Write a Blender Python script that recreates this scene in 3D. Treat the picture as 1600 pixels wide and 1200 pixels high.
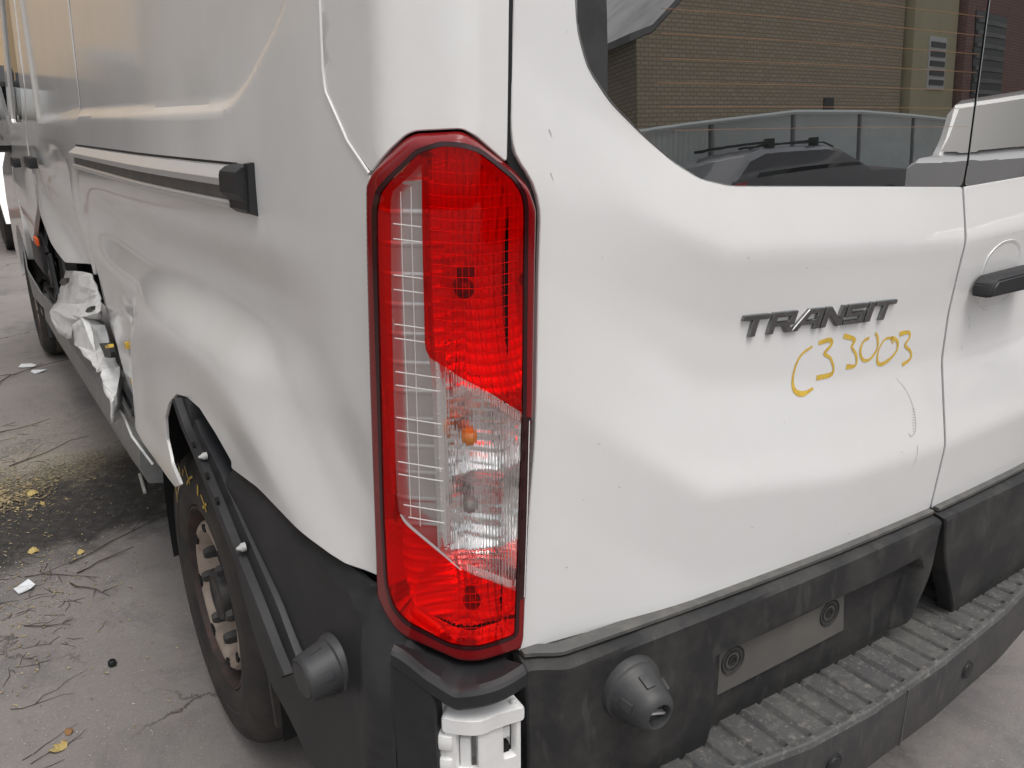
import bpy, bmesh, math, random
import numpy as np
from mathutils import Vector, Matrix
from mathutils.geometry import delaunay_2d_cdt
random.seed(7); rng=np.random.default_rng(7)
R=math.radians
scene=bpy.context.scene
for o in list(bpy.data.objects): bpy.data.objects.remove(o)
COL=scene.collection

# ---------------------------------------------------------------- camera, sky, sun, exposure
YAW,PIT,ROLL,FPX=.5876,.307,-.0057,1291.64
CAM=np.array((-.3165,-.7572,1.3526))
_f=np.array([math.sin(YAW)*math.cos(PIT),math.cos(YAW)*math.cos(PIT),-math.sin(PIT)])
_r=np.array([math.cos(YAW),-math.sin(YAW),0.]); _u=np.cross(_r,_f)
_R=_r*math.cos(ROLL)+_u*math.sin(ROLL); _U=-_r*math.sin(ROLL)+_u*math.cos(ROLL)
cd=bpy.data.cameras.new('camera'); cam=bpy.data.objects.new('camera',cd); COL.objects.link(cam)
M=Matrix.Identity(4)
for i in range(3):
    M[i][0]=_R[i]; M[i][1]=_U[i]; M[i][2]=-_f[i]; M[i][3]=CAM[i]
cam.matrix_world=M
cd.sensor_width=36; cd.lens=FPX/1600*36; cd.clip_start=.02; cd.clip_end=500
scene.camera=cam
world=bpy.data.worlds.new('World'); scene.world=world; world.use_nodes=True
wn=world.node_tree; wn.nodes.clear()
sky=wn.nodes.new('ShaderNodeTexSky'); sky.sky_type='NISHITA'; sky.sun_disc=False
SUN_EL,SUN_AZ=R(68),R(182)      # azimuth measured clockwise from +y
sky.sun_elevation=SUN_EL; sky.sun_rotation=SUN_AZ; sky.dust_density=6; sky.air_density=1.5; sky.ozone_density=1
hsv=wn.nodes.new('ShaderNodeHueSaturation'); hsv.inputs['Saturation'].default_value=.30
bg=wn.nodes.new('ShaderNodeBackground'); bg.inputs['Strength'].default_value=.12
wo=wn.nodes.new('ShaderNodeOutputWorld')
wn.links.new(sky.outputs[0],hsv.inputs['Color']); wn.links.new(hsv.outputs[0],bg.inputs[0]); wn.links.new(bg.outputs[0],wo.inputs[0])
sd=bpy.data.lights.new('sun','SUN'); sd.energy=.5; sd.angle=R(30); sd.color=(1,.975,.94)
sun=bpy.data.objects.new('sun',sd); COL.objects.link(sun)
sv=Vector((math.sin(SUN_AZ)*math.cos(SUN_EL),math.cos(SUN_AZ)*math.cos(SUN_EL),math.sin(SUN_EL)))
sun.rotation_euler=(-sv).to_track_quat('-Z','Y').to_euler(); sun.location=(0,-6,12)
scene.view_settings.view_transform='Standard'; scene.view_settings.look='None'
scene.view_settings.gamma=1; scene.view_settings.use_curve_mapping=False
scene.view_settings.exposure=.42
scene.render.engine='CYCLES'
scene.cycles.max_bounces=10; scene.cycles.transparent_max_bounces=16; scene.cycles.glossy_bounces=6; scene.cycles.transmission_bounces=8

# ---------------------------------------------------------------- materials
def mat(name,color=(.5,.5,.5),rough=.5,metal=0,spec=.5,coat=0,ior=None,noise=None,bump=None,coat_rough=.03):
    """noise=(scale,amount,second colour,detail) mixes colours; bump=(scale,strength,distance)"""
    m=bpy.data.materials.new(name); m.use_nodes=True; nt=m.node_tree; b=nt.nodes['Principled BSDF']
    b.inputs['Base Color'].default_value=(*color,1); b.inputs['Roughness'].default_value=rough
    b.inputs['Metallic'].default_value=metal; b.inputs['Specular IOR Level'].default_value=spec
    if coat: b.inputs['Coat Weight'].default_value=coat; b.inputs['Coat Roughness'].default_value=coat_rough
    if ior: b.inputs['IOR'].default_value=ior
    tc=nt.nodes.new('ShaderNodeTexCoord')
    if noise:
        n=nt.nodes.new('ShaderNodeTexNoise'); n.inputs['Scale'].default_value=noise[0]; n.inputs['Detail'].default_value=noise[3] if len(noise)>3 else 6
        n.inputs['Roughness'].default_value=.65
        r=nt.nodes.new('ShaderNodeValToRGB'); r.color_ramp.elements[0].position=.42; r.color_ramp.elements[1].position=.42+.3/max(noise[1],.01)*.5
        x=nt.nodes.new('ShaderNodeMix'); x.data_type='RGBA'; x.inputs['A'].default_value=(*color,1); x.inputs['B'].default_value=(*noise[2],1)
        nt.links.new(tc.outputs['Object'],n.inputs['Vector']); nt.links.new(n.outputs['Fac'],r.inputs[0])
        nt.links.new(r.outputs[0],x.inputs['Factor']); nt.links.new(x.outputs['Result'],b.inputs['Base Color'])
    if bump:
        n2=nt.nodes.new('ShaderNodeTexNoise'); n2.inputs['Scale'].default_value=bump[0]; n2.inputs['Detail'].default_value=4
        bp=nt.nodes.new('ShaderNodeBump'); bp.inputs['Strength'].default_value=bump[1]; bp.inputs['Distance'].default_value=bump[2]
        nt.links.new(tc.outputs['Object'],n2.inputs['Vector']); nt.links.new(n2.outputs['Fac'],bp.inputs['Height']); nt.links.new(bp.outputs[0],b.inputs['Normal'])
    return m

def speckle(m,scale,thr,color,mixmax=1.,stretch=(1,1,1),detail=3):
    """adds specks of dirt (a thresholded noise) over whatever colour the material has"""
    nt=m.node_tree; b=nt.nodes['Principled BSDF']
    tc=nt.nodes.new('ShaderNodeTexCoord'); mp=nt.nodes.new('ShaderNodeMapping'); mp.inputs['Scale'].default_value=stretch
    n=nt.nodes.new('ShaderNodeTexNoise'); n.inputs['Scale'].default_value=scale; n.inputs['Detail'].default_value=detail
    mr=nt.nodes.new('ShaderNodeMapRange'); mr.inputs['From Min'].default_value=thr; mr.inputs['From Max'].default_value=thr+.06; mr.inputs['To Max'].default_value=mixmax
    x=nt.nodes.new('ShaderNodeMix'); x.data_type='RGBA'; x.inputs['B'].default_value=(*color,1)
    nt.links.new(tc.outputs['Object'],mp.inputs[0]); nt.links.new(mp.outputs[0],n.inputs['Vector']); nt.links.new(n.outputs['Fac'],mr.inputs['Value'])
    nt.links.new(mr.outputs[0],x.inputs['Factor'])
    s=b.inputs['Base Color']
    if s.is_linked: nt.links.new(s.links[0].from_socket,x.inputs['A'])
    else: x.inputs['A'].default_value=s.default_value
    nt.links.new(x.outputs['Result'],s)
    return m

def lens_mat(name,tint,ior=1.28,rough=.03,bump=None):
    """thin clear or tinted plastic: lets tinted light straight through, reflects by Fresnel"""
    m=bpy.data.materials.new(name); m.use_nodes=True; nt=m.node_tree; nt.nodes.clear()
    t=nt.nodes.new('ShaderNodeBsdfTransparent'); t.inputs[0].default_value=(*tint,1)
    g=nt.nodes.new('ShaderNodeBsdfGlossy'); g.inputs['Roughness'].default_value=rough
    lw=nt.nodes.new('ShaderNodeLayerWeight'); pw=nt.nodes.new('ShaderNodeMath'); pw.operation='POWER'; pw.inputs[1].default_value=5
    fr=nt.nodes.new('ShaderNodeMath'); fr.operation='MULTIPLY_ADD'; fr.inputs[1].default_value=.40; fr.inputs[2].default_value=.022
    nt.links.new(lw.outputs['Facing'],pw.inputs[0]); nt.links.new(pw.outputs[0],fr.inputs[0])
    mx=nt.nodes.new('ShaderNodeMixShader'); o=nt.nodes.new('ShaderNodeOutputMaterial')
    nt.links.new(fr.outputs[0],mx.inputs[0]); nt.links.new(t.outputs[0],mx.inputs[1]); nt.links.new(g.outputs[0],mx.inputs[2]); nt.links.new(mx.outputs[0],o.inputs[0])
    return m

WHITE=mat('white_paint',(.80,.80,.80),.38,spec=.5,coat=1,coat_rough=.02,noise=(2.2,.5,(.76,.755,.745)))
speckle(WHITE,230,.755,(.30,.28,.25),.7)
WHITE_SIDE=mat('white_paint_side',(.79,.787,.78),.4,coat=1,coat_rough=.09,noise=(3.,.5,(.73,.72,.70)))
speckle(WHITE_SIDE,180,.76,(.3,.28,.25),.6)
WHITE_BARE=mat('white_crumpled_paint',(.80,.80,.79),.45,coat=.3,noise=(25,.8,(.66,.66,.65)))
speckle(WHITE_BARE,60,.70,(.18,.17,.15),.8)
WHITE_HINGE=mat('white_hinge_paint',(.80,.80,.795),.35,coat=.5,noise=(20,.6,(.74,.74,.72)))
BLACK=mat('black_grained_plastic',(.014,.015,.017),.5,noise=(9,.6,(.024,.024,.026)),bump=(900,.25,.001))
BLACK2=mat('black_dusty_plastic',(.017,.017,.018),.6,noise=(14,.5,(.048,.046,.043)),bump=(900,.3,.001))
speckle(BLACK2,38,.60,(.075,.072,.068),.35,stretch=(1,1,.28))
speckle(BLACK2,420,.72,(.17,.16,.15),.6)
STEP=mat('scuffed_step_plastic',(.068,.068,.069),.55,noise=(9,.6,(.105,.103,.098)),bump=(700,.3,.001))
speckle(STEP,75,.55,(.145,.14,.13),.5,detail=9)
speckle(STEP,48,.635,(.24,.225,.205),.5,detail=12)
speckle(STEP,190,.62,(.26,.25,.23),.5,detail=6)
STEPF=mat('scratched_step_front',(.040,.040,.042),.55,noise=(16,.7,(.062,.06,.058)),bump=(700,.3,.001))
speckle(STEPF,90,.58,(.10,.096,.09),.4,stretch=(1.6,1,.22),detail=8)
TRIMLIP=mat('lightened_dusty_plastic',(.085,.084,.082),.6,noise=(30,.6,(.13,.125,.115)))  # base grey carries the light on the upward-facing trim lip; mottling is dust
PLATEM=mat('dusty_plate_bracket_plastic',(.105,.10,.093),.7,noise=(8,.5,(.14,.132,.12)),bump=(500,.2,.001))
RUBBER=mat('tyre_rubber',(.024,.022,.021),.7,noise=(9,.6,(.05,.043,.038)),bump=(150,.2,.002))
TREADM=mat('dusty_tyre_tread',(.17,.135,.085),.9,noise=(40,.6,(.26,.21,.13)))
RIM=mat('dusty_steel_rim',(.37,.305,.255),.6,metal=0,noise=(14,.6,(.24,.185,.15)))
BARREL=mat('dark_rusty_barrel',(.035,.028,.026),.7,noise=(14,.6,(.09,.05,.042)))
HUBM=mat('dark_hub_metal',(.030,.030,.031),.5,metal=.2,noise=(30,.6,(.06,.055,.05)))
RUST=mat('rusty_brake_drum',(.10,.055,.045),.75,noise=(25,.6,(.16,.10,.08)))
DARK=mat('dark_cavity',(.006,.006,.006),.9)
SEAL=mat('black_rubber_seal',(.012,.013,.014),.45)
ALU=mat('brushed_aluminium',(.72,.72,.725),.36,metal=.65,noise=(60,.5,(.70,.70,.70)))
RAILD=mat('dark_rail_channel',(.16,.155,.15),.4,metal=.6,noise=(20,.5,(.22,.21,.20)))
CHROME=mat('chrome_reflector',(.96,.96,.955),.08,metal=.86)
CHROME_MAT=mat('satin_chrome',(.97,.97,.96),.14,metal=.4)
STRIP=mat('satin_strip',(.62,.61,.60),.22,metal=.7)
CHROMED=mat('dark_chrome_letter',(.20,.20,.205),.13,metal=1,noise=(60,.5,(.28,.28,.28)))
LENS_RED=lens_mat('red_lens',(1,.010,.005))
LENS_CLEAR=lens_mat('clear_lens',(.93,.93,.925))
RIMRED=mat('dark_red_lens_rim',(.20,.003,.005),.08,spec=.4,coat=.35)
RIMBLK=mat('black_lens_edge',(.030,.003,.005),.15,coat=.15)
RIBM=mat('clear_rib_plastic',(.75,.75,.74),.15,coat=.5)
GRIDRED=mat('red_moulded_grid',(.75,.05,.05),.25,coat=.5)
BULBRED=mat('dark_red_bulb',(.10,.002,.002),.3)
AMBER=mat('amber_bulb_glass',(.75,.22,.01),.08,coat=1)
BULBGLASS=mat('grey_bulb_glass',(.25,.22,.20),.05,coat=1)
YELLOW=mat('yellow_paint_marker',(.74,.50,.07),.45,noise=(120,.7,(.62,.40,.06)))
CHALK=mat('pale_tyre_chalk',(.55,.48,.36),.8)
SCUFF=mat('grey_scuff',(.42,.41,.40),.7)
ORANGE=mat('orange_tag_plastic',(.80,.12,.02),.5)
SILLG=mat('grey_sill_plastic',(.20,.20,.205),.45,noise=(8,.6,(.27,.27,.265)))
GLASS=mat('tinted_window_glass',(.012,.013,.013),.0,spec=.5,ior=5)
HEAT=mat('heater_line_print',(.20,.105,.06),.05,ior=3.2)
FLUTE=bpy.data.materials.new('fluted_inner_lens'); FLUTE.use_nodes=True
_n=FLUTE.node_tree; _n.nodes.clear(); _g=_n.nodes.new('ShaderNodeBsdfRefraction'); _g.inputs['IOR'].default_value=1.22; _g.inputs['Roughness'].default_value=.02; _g.inputs[0].default_value=(.97,.97,.97,1)
_gl=_n.nodes.new('ShaderNodeBsdfGlossy'); _gl.inputs['Roughness'].default_value=.04; _fr=_n.nodes.new('ShaderNodeFresnel'); _fr.inputs[0].default_value=1.4
_mx=_n.nodes.new('ShaderNodeMixShader'); _o=_n.nodes.new('ShaderNodeOutputMaterial')
_n.links.new(_fr.outputs[0],_mx.inputs[0]); _n.links.new(_g.outputs[0],_mx.inputs[1]); _n.links.new(_gl.outputs[0],_mx.inputs[2]); _n.links.new(_mx.outputs[0],_o.inputs[0])

# ---------------------------------------------------------------- object helpers
def link(o,parent=None):
    COL.objects.link(o)
    if parent: o.parent=parent
    return o
def mesh_obj(name,verts,faces,material,parent=None,smooth=True,angle=35):
    me=bpy.data.meshes.new(name)
    me.from_pydata([tuple(map(float,v)) for v in verts],[],[tuple(map(int,f)) for f in faces])
    me.materials.append(material)
    if smooth:
        me.shade_smooth()
        if angle: me.set_sharp_from_angle(angle=R(angle))
    me.update()
    return link(bpy.data.objects.new(name,me),parent)
def bm_obj(name,bm,material,parent=None,smooth=True,angle=35):
    me=bpy.data.meshes.new(name); bmesh.ops.recalc_face_normals(bm,faces=bm.faces); bm.to_mesh(me); bm.free()
    me.materials.append(material)
    if smooth:
        me.shade_smooth()
        if angle: me.set_sharp_from_angle(angle=R(angle))
    return link(bpy.data.objects.new(name,me),parent)
def thing(name,label,cat,loc=(0,0,0),group=None,rotz=0):
    o=bpy.data.objects.new(name,None); o.empty_display_size=.1; COL.objects.link(o); o.location=loc; o.rotation_euler=(0,0,rotz)
    tag(o,label,cat,group); return o
def tag(o,label,cat,group=None):
    o['label']=label; o['category']=cat
    if group: o['group']=group
    return o
def add_box(bm,x0,x1,y0,y1,z0,z1,bev=0,mtx=None):
    vs=[bm.verts.new((x,y,z)) for x in (x0,x1) for y in (y0,y1) for z in (z0,z1)]
    fs=[bm.faces.new([vs[i] for i in q]) for q in ((0,1,3,2),(4,6,7,5),(0,4,5,1),(2,3,7,6),(0,2,6,4),(1,5,7,3))]
    if bev: 
        es={e for f in fs for e in f.edges}
        r=bmesh.ops.bevel(bm,geom=list(es),offset=bev,segments=2,affect='EDGES',profile=.6)
        vs=list({v for f in r['faces'] for v in f.verts}|{v for v in vs if v.is_valid})
    if mtx is not None: bmesh.ops.transform(bm,matrix=mtx,verts=vs)
def box(name,x0,x1,y0,y1,z0,z1,m,parent=None,bev=0,mtx=None):
    bm=bmesh.new(); add_box(bm,x0,x1,y0,y1,z0,z1,bev,mtx); return bm_obj(name,bm,m,parent)
def lathe(name,prof,m,parent=None,seg=48,mtx=None,angle=35):
    """prof: (radius, height) along local z"""
    vs=[];fs=[]
    for r,h in prof:
        for k in range(seg):
            a=2*math.pi*k/seg; v=Vector((r*math.cos(a),r*math.sin(a),h)); vs.append(mtx@v if mtx else v)
    for i in range(len(prof)-1):
        for k in range(seg):
            k2=(k+1)%seg; fs.append((i*seg+k,i*seg+k2,(i+1)*seg+k2,(i+1)*seg+k))
    return mesh_obj(name,vs,fs,m,parent,angle=angle)
def add_tube(bm,pts,rad,seg=8,closed=False):
    pts=[Vector(p) for p in pts]; rings=[]
    rads=rad if hasattr(rad,'__len__') else [rad]*len(pts)
    for i,p in enumerate(pts):
        a=pts[max(i-1,0)];b=pts[min(i+1,len(pts)-1)]; t=(b-a).normalized()
        s=t.cross(Vector((0,0,1))); 
        if s.length<1e-3: s=t.cross(Vector((1,0,0)))
        s.normalize(); w=s.cross(t)
        rings.append([bm.verts.new(p+(s*math.cos(2*math.pi*k/seg)+w*math.sin(2*math.pi*k/seg))*rads[i]) for k in range(seg)])
    for i in range(len(rings)-1):
        for k in range(seg):
            bm.faces.new((rings[i][k],rings[i][(k+1)%seg],rings[i+1][(k+1)%seg],rings[i+1][k]))
    bm.faces.new(rings[0][::-1]); bm.faces.new(rings[-1])

# ---------------------------------------------------------------- van body surface: (u,z) with u wrapping from the left side round to the rear
W=1.03;CC=.0476
def YR(x): return -CC*(1-((x-W)/W)**2)
def XS(y): return .06*max(0,(1.05-y)/1.0)**1.6 if y<1.05 else 0.
B1=(XS(.05),.05);B2=(.125,YR(.125))
_p=[(XS(y),y) for y in np.linspace(6,.05,1200)]
_p+=[(B1[0]+(B2[0]-B1[0])*t,B1[1]+(B2[1]-B1[1])*t) for t in np.linspace(0,1,30)[1:]]
_p+=[(x,YR(x)) for x in np.linspace(.125,1.95,800)[1:]]
_p=np.array(_p)
_s=np.r_[0,np.cumsum(np.hypot(*np.diff(_p,axis=0).T))]
_s-=_s[np.argmin(np.hypot(_p[:,0]-B1[0],_p[:,1]-B1[1]))]
_su=np.arange(_s[0],_s[-1],.002)
_X=np.interp(_su,_s,_p[:,0]);_Y=np.interp(_su,_s,_p[:,1])
_k=np.exp(-.5*(np.arange(-20,21)*.002/.009)**2);_k/=_k.sum()
_Xp=np.r_[[_X[0]]*20,_X,_X[-1]+(_X[-1]-_X[-2])*np.arange(1,21)]
_Yp=np.r_[_Y[0]-(_Y[1]-_Y[0])*np.arange(20,0,-1),_Y,[_Y[-1]]*20]
_X=np.convolve(_Xp,_k,'valid');_Y=np.convolve(_Yp,_k,'valid')
def plan(u):
    x=np.interp(u,_su,_X);y=np.interp(u,_su,_Y)
    dx=np.interp(u+.003,_su,_X)-np.interp(u-.003,_su,_X);dy=np.interp(u+.003,_su,_Y)-np.interp(u-.003,_su,_Y)
    n=np.hypot(dx,dy); return x,y,dy/n,-dx/n
def tum(z):
    d=z-1.25; return np.where(d>.06,d,np.where(d<-.06,0,(d+.06)**2/.24))
def body(u,z,off=0.):
    u=np.asarray(u,float);z=np.asarray(z,float)
    x,y,nx,ny=plan(u);t=tum(z)
    return np.stack([x+.05*t+nx*off,y+.053*t+ny*off,z+0*x],-1)
def sst(a,b,x):
    t=np.clip((np.asarray(x,float)-a)/(b-a),0,1); return t*t*(3-2*t)
def poly_sd(u,z,poly,closed=True):
    """signed distance, positive inside"""
    u=np.asarray(u,float);z=np.asarray(z,float);p=np.asarray(poly,float);n=len(p)
    d=np.full(u.shape,1e9);ins=np.zeros(u.shape,bool)
    for i in range(n):
        a=p[i];b=p[(i+1)%n];e=b-a;L=e@e+1e-12
        t=np.clip(((u-a[0])*e[0]+(z-a[1])*e[1])/L,0,1)
        d=np.minimum(d,np.hypot(u-a[0]-t*e[0],z-a[1]-t*e[1]))
        c=((a[1]>z)!=(b[1]>z))&(u<(b[0]-a[0])*(z-a[1])/(b[1]-a[1]+1e-15)+a[0]); ins^=c
    return np.where(ins,d,-d)
def rnd(pts,r,n=5):
    """round the corners of a closed outline"""
    p=[np.array(q[:2],float) for q in pts];out=[];N=len(p)
    for i in range(N):
        rr=pts[i][2] if len(pts[i])>2 else r
        a,b,c=p[i-1],p[i],p[(i+1)%N];la=np.linalg.norm(a-b);lc=np.linalg.norm(c-b)
        q=min(rr,la*.45,lc*.45)
        if q<1e-4: out.append(b);continue
        s=b+(a-b)/la*q;e=b+(c-b)/lc*q
        for t in np.linspace(0,1,n): out.append((1-t)**2*s+2*t*(1-t)*b+t*t*e)
    return [tuple(v) for v in out]
def dens(pts,step):
    out=[];p=[np.array(q,float) for q in pts]
    for i in range(len(p)):
        a,b=p[i],p[(i+1)%len(p)];n=max(1,int(np.linalg.norm(b-a)/step))
        out+=[a+(b-a)*k/n for k in range(n)]
    return np.array(out)
def area(p):
    p=np.asarray(p);q=np.roll(p,-1,0);return .5*np.sum(p[:,0]*q[:,1]-q[:,0]*p[:,1])
def inset(pts,d):
    """move a closed outline inward by d"""
    p=np.asarray(pts,float);s=1 if area(p)>0 else -1
    t=np.roll(p,-1,0)-np.roll(p,1,0);t/=np.linalg.norm(t,axis=1)[:,None]+1e-12
    n=np.stack([-t[:,1],t[:,0]],1)*s
    return [tuple(v) for v in p+n*d]
def panel(name,outline,surf,m,parent,step=.03,holes=(),rim=((.0012,-.0012),(.0018,-.014)),off=0.,angle=30,ustep=None,smooth=True):
    """sheet over an outline in (u,z), meshed by triangulation so that its edges stay clean; rim rolls every edge inward"""
    us=ustep or step
    loops=[dens(outline,step*.8)]+[dens(h,step*.8) for h in holes]
    loops=[l if (area(l)>0)==(i==0) else l[::-1] for i,l in enumerate(loops)]
    o=loops[0];lo=o.min(0);hi=o.max(0)
    gu,gz=np.meshgrid(np.arange(lo[0]+us/2,hi[0],us),np.arange(lo[1]+step/2,hi[1],step))
    gu[1::2]+=us/2
    gu=gu.ravel();gz=gz.ravel()
    keep=poly_sd(gu,gz,o)>min(us,step)*.4
    for h in loops[1:]: keep&=poly_sd(gu,gz,h)<-min(us,step)*.4
    pts=[Vector((a,b)) for l in loops for a,b in l];edges=[];k=0
    for l in loops:
        n=len(l);edges+=[(k+i,k+(i+1)%n) for i in range(n)];k+=n
    nb=k
    pts+=[Vector((a,b)) for a,b in zip(gu[keep],gz[keep])]
    v2,e2,f2,ov,oe,of=delaunay_2d_cdt(pts,edges,[],0,1e-7)
    V=np.array([(v.x,v.y) for v in v2]);F=np.array([f[:3] for f in f2 if len(f)==3])
    c=V[F].mean(1);kk=poly_sd(c[:,0],c[:,1],o)>0
    for h in loops[1:]: kk&=poly_sd(c[:,0],c[:,1],h)<0
    F=F[kk]
    _ar=.5*np.abs(np.cross(V[F[:,1]]-V[F[:,0]],V[F[:,2]]-V[F[:,0]])).sum(); _ta=abs(area(o))-sum(abs(area(h)) for h in loops[1:])
    if abs(_ar-_ta)>2e-5: print('AREA',name,_ar,_ta)
    verts=list(surf(V[:,0],V[:,1],off));faces=[tuple(f) for f in F]
    # boundary rims
    mp={}
    for i,l in enumerate(ov):
        for q in l: mp[q]=i
    k=0
    for l in loops:
        n=len(l);t=np.roll(l,-1,0)-np.roll(l,1,0);t/=np.linalg.norm(t,axis=1)[:,None]+1e-12
        nr=np.stack([t[:,1],-t[:,0]],1);prev=[mp.get(k+i,k+i) for i in range(n)]
        for a,d in rim:
            q=l+nr*a;b=len(verts);verts+=list(surf(q[:,0],q[:,1],off+d))
            for i in range(n): faces.append((prev[i],b+i,b+(i+1)%n,prev[(i+1)%n]))
            prev=list(range(b,b+n))
        k+=n
    # drop faces that lost a vertex to merging, flip so that normals point away from the body
    faces=[f for f in faces if len(set(f))==len(f)]
    return mesh_obj(name,verts,[f[::-1] for f in faces],m,parent,angle=angle,smooth=smooth)
def gridsheet(name,us,zs,offf,m,parent,mask=None,surf=body,angle=None):
    U,Z=np.meshgrid(us,zs);P=surf(U,Z,offf(U,Z)).reshape(-1,3);n=len(us);F=[]
    ok=mask(U,Z) if mask is not None else np.ones(U.shape,bool)
    for j in range(len(zs)-1):
        for i in range(n-1):
            if ok[j,i] and ok[j+1,i+1]: F.append((j*n+i,(j+1)*n+i,(j+1)*n+i+1,j*n+i+1))
    return mesh_obj(name,P,F,m,parent,angle=angle)
def ribbon(name,pts,widths,surf,off,m,parent,thick=.0004):
    p=np.array(pts,float)
    # smooth by resampling a Catmull-Rom curve
    q=[];w=[]
    P=np.r_[[2*p[0]-p[1]],p,[2*p[-1]-p[-2]]];wd=np.interp(np.linspace(0,1,len(p)),np.linspace(0,1,len(widths)),widths)
    for i in range(len(p)-1):
        for t in np.linspace(0,1,8,endpoint=False):
            a,b,c,d=P[i:i+4];q.append(.5*(2*b+(c-a)*t+(2*a-5*b+4*c-d)*t*t+(3*b-a-3*c+d)*t**3));w.append(wd[i]*(1-t)+wd[i+1]*t)
    q.append(p[-1]);w.append(wd[-1]);q=np.array(q);w=np.array(w)*(1+.05*np.sin(np.arange(len(q))*.55))
    t=np.gradient(q,axis=0);t/=np.linalg.norm(t,axis=1)[:,None]+1e-12;n=np.stack([-t[:,1],t[:,0]],1)
    A=q+n*w[:,None]/2;B=q-n*w[:,None]/2
    P3=list(surf(A[:,0],A[:,1],off))+list(surf(B[:,0],B[:,1],off));k=len(q)
    F=[(i,i+1,k+i+1,k+i) for i in range(k-1)]
    return P3,F
def strokes(name,lists,surf,off,m,parent):
    V=[];F=[]
    for pts,w in lists:
        a,f=ribbon(name,pts,w,surf,off,m,parent);b=len(V);V+=a;F+=[tuple(i+b for i in q) for q in f]
    return mesh_obj(name,V,F,m,parent,smooth=False)

# ================================================================= THE SETTING
G=bpy.data.materials.new('yard_concrete'); G.use_nodes=True; nt=G.node_tree; b=nt.nodes['Principled BSDF']; L=nt.links
tc=nt.nodes.new('ShaderNodeTexCoord')
def NZ(scale,detail=6,rough=.6,vec=None,dist=0):
    n=nt.nodes.new('ShaderNodeTexNoise'); n.inputs['Scale'].default_value=scale; n.inputs['Detail'].default_value=detail; n.inputs['Roughness'].default_value=rough; n.inputs['Distortion'].default_value=dist
    L.new(vec or tc.outputs['Object'],n.inputs['Vector']); return n.outputs['Fac']
def RMP(fac,a,b_,lo=0.,hi=1.):
    m=nt.nodes.new('ShaderNodeMapRange'); m.inputs['From Min'].default_value=a; m.inputs['From Max'].default_value=b_; m.inputs['To Min'].default_value=lo; m.inputs['To Max'].default_value=hi
    L.new(fac,m.inputs['Value']); return m.outputs[0]
def MIXC(f,A,B):
    x=nt.nodes.new('ShaderNodeMix'); x.data_type='RGBA'
    for s,v in (('A',A),('B',B)):
        if isinstance(v,tuple): x.inputs[s].default_value=(*v,1)
        else: L.new(v,x.inputs[s])
    if isinstance(f,float): x.inputs['Factor'].default_value=f
    else: L.new(f,x.inputs['Factor'])
    return x.outputs['Result']
def MUL(a,b_):
    m=nt.nodes.new('ShaderNodeMath'); m.operation='MULTIPLY'
    for i,v in enumerate((a,b_)):
        if isinstance(v,float): m.inputs[i].default_value=v
        else: L.new(v,m.inputs[i])
    return m.outputs[0]
c=MIXC(RMP(NZ(1.1,5),.35,.68),(.185,.170,.162),(.275,.256,.241))
c=MIXC(RMP(NZ(3.3,7,.7,dist=1.2),.42,.62),c,(.225,.203,.198))
c=MIXC(RMP(NZ(2.1,8,.7,dist=.6),.52,.64,0,.75),c,(.135,.131,.134))       # grey oily stains
c=MIXC(RMP(NZ(45,5,.7),.52,.70,0,.55),c,(.19,.172,.158))
c=MIXC(RMP(NZ(160,3,.6),.60,.72,0,.6),c,(.45,.42,.37))               # pale grit
c=MIXC(RMP(NZ(260,2,.5),.68,.74,0,.8),c,(.05,.045,.04))               # dark grit
vo=nt.nodes.new('ShaderNodeTexVoronoi'); vo.feature='DISTANCE_TO_EDGE'; vo.inputs['Scale'].default_value=.55
vm=nt.nodes.new('ShaderNodeVectorMath'); vm.operation='MULTIPLY_ADD'; vm.inputs[1].default_value=(.5,.5,0); nn=nt.nodes.new('ShaderNodeTexNoise'); nn.inputs['Scale'].default_value=2.5; nn.inputs['Detail'].default_value=8; nn.inputs['Roughness'].default_value=.7
L.new(tc.outputs['Object'],nn.inputs['Vector']); L.new(nn.outputs['Color'],vm.inputs[0]); L.new(tc.outputs['Object'],vm.inputs[2]); L.new(vm.outputs[0],vo.inputs['Vector'])
c=MIXC(MUL(RMP(vo.outputs['Distance'],.0015,.006,1,0),RMP(NZ(1.7,3),.45,.6)),c,(.07,.06,.055))     # hairline cracks
# damp oily patch with a soft ragged edge beside the wheel: an ellipse in ground coordinates pushed about by noise
def ellipse(cx,cy,rx,ry,rot,soft,jit):
    mp=nt.nodes.new('ShaderNodeMapping'); mp.vector_type='TEXTURE'; mp.inputs['Location'].default_value=(cx,cy,0); mp.inputs['Rotation'].default_value=(0,0,rot); mp.inputs['Scale'].default_value=(rx,ry,1)
    L.new(tc.outputs['Object'],mp.inputs[0])
    ln=nt.nodes.new('ShaderNodeVectorMath'); ln.operation='LENGTH'; 
    fl=nt.nodes.new('ShaderNodeVectorMath'); fl.operation='MULTIPLY'; fl.inputs[1].default_value=(1,1,0); L.new(mp.outputs[0],fl.inputs[0]); L.new(fl.outputs[0],ln.inputs[0])
    ad=nt.nodes.new('ShaderNodeMath'); ad.operation='ADD'; L.new(ln.outputs['Value'],ad.inputs[0]); L.new(RMP(NZ(5,6,.65),.3,.7,-jit,jit),ad.inputs[1])
    return RMP(ad.outputs[0],1-soft,1+soft,1,0)
patch=ellipse(.10,2.58,1.15,.42,R(14),.25,.3)
c=MIXC(MUL(patch,.95),c,MIXC(RMP(NZ(30,6,.7),.45,.65),(.014,.014,.014),(.045,.042,.040)))
sand=ellipse(-.35,3.2,.62,.5,R(0),.4,.5)
c=MIXC(MUL(MUL(sand,RMP(NZ(70,5,.7),.48,.62)),.5),c,(.42,.37,.25))
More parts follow.
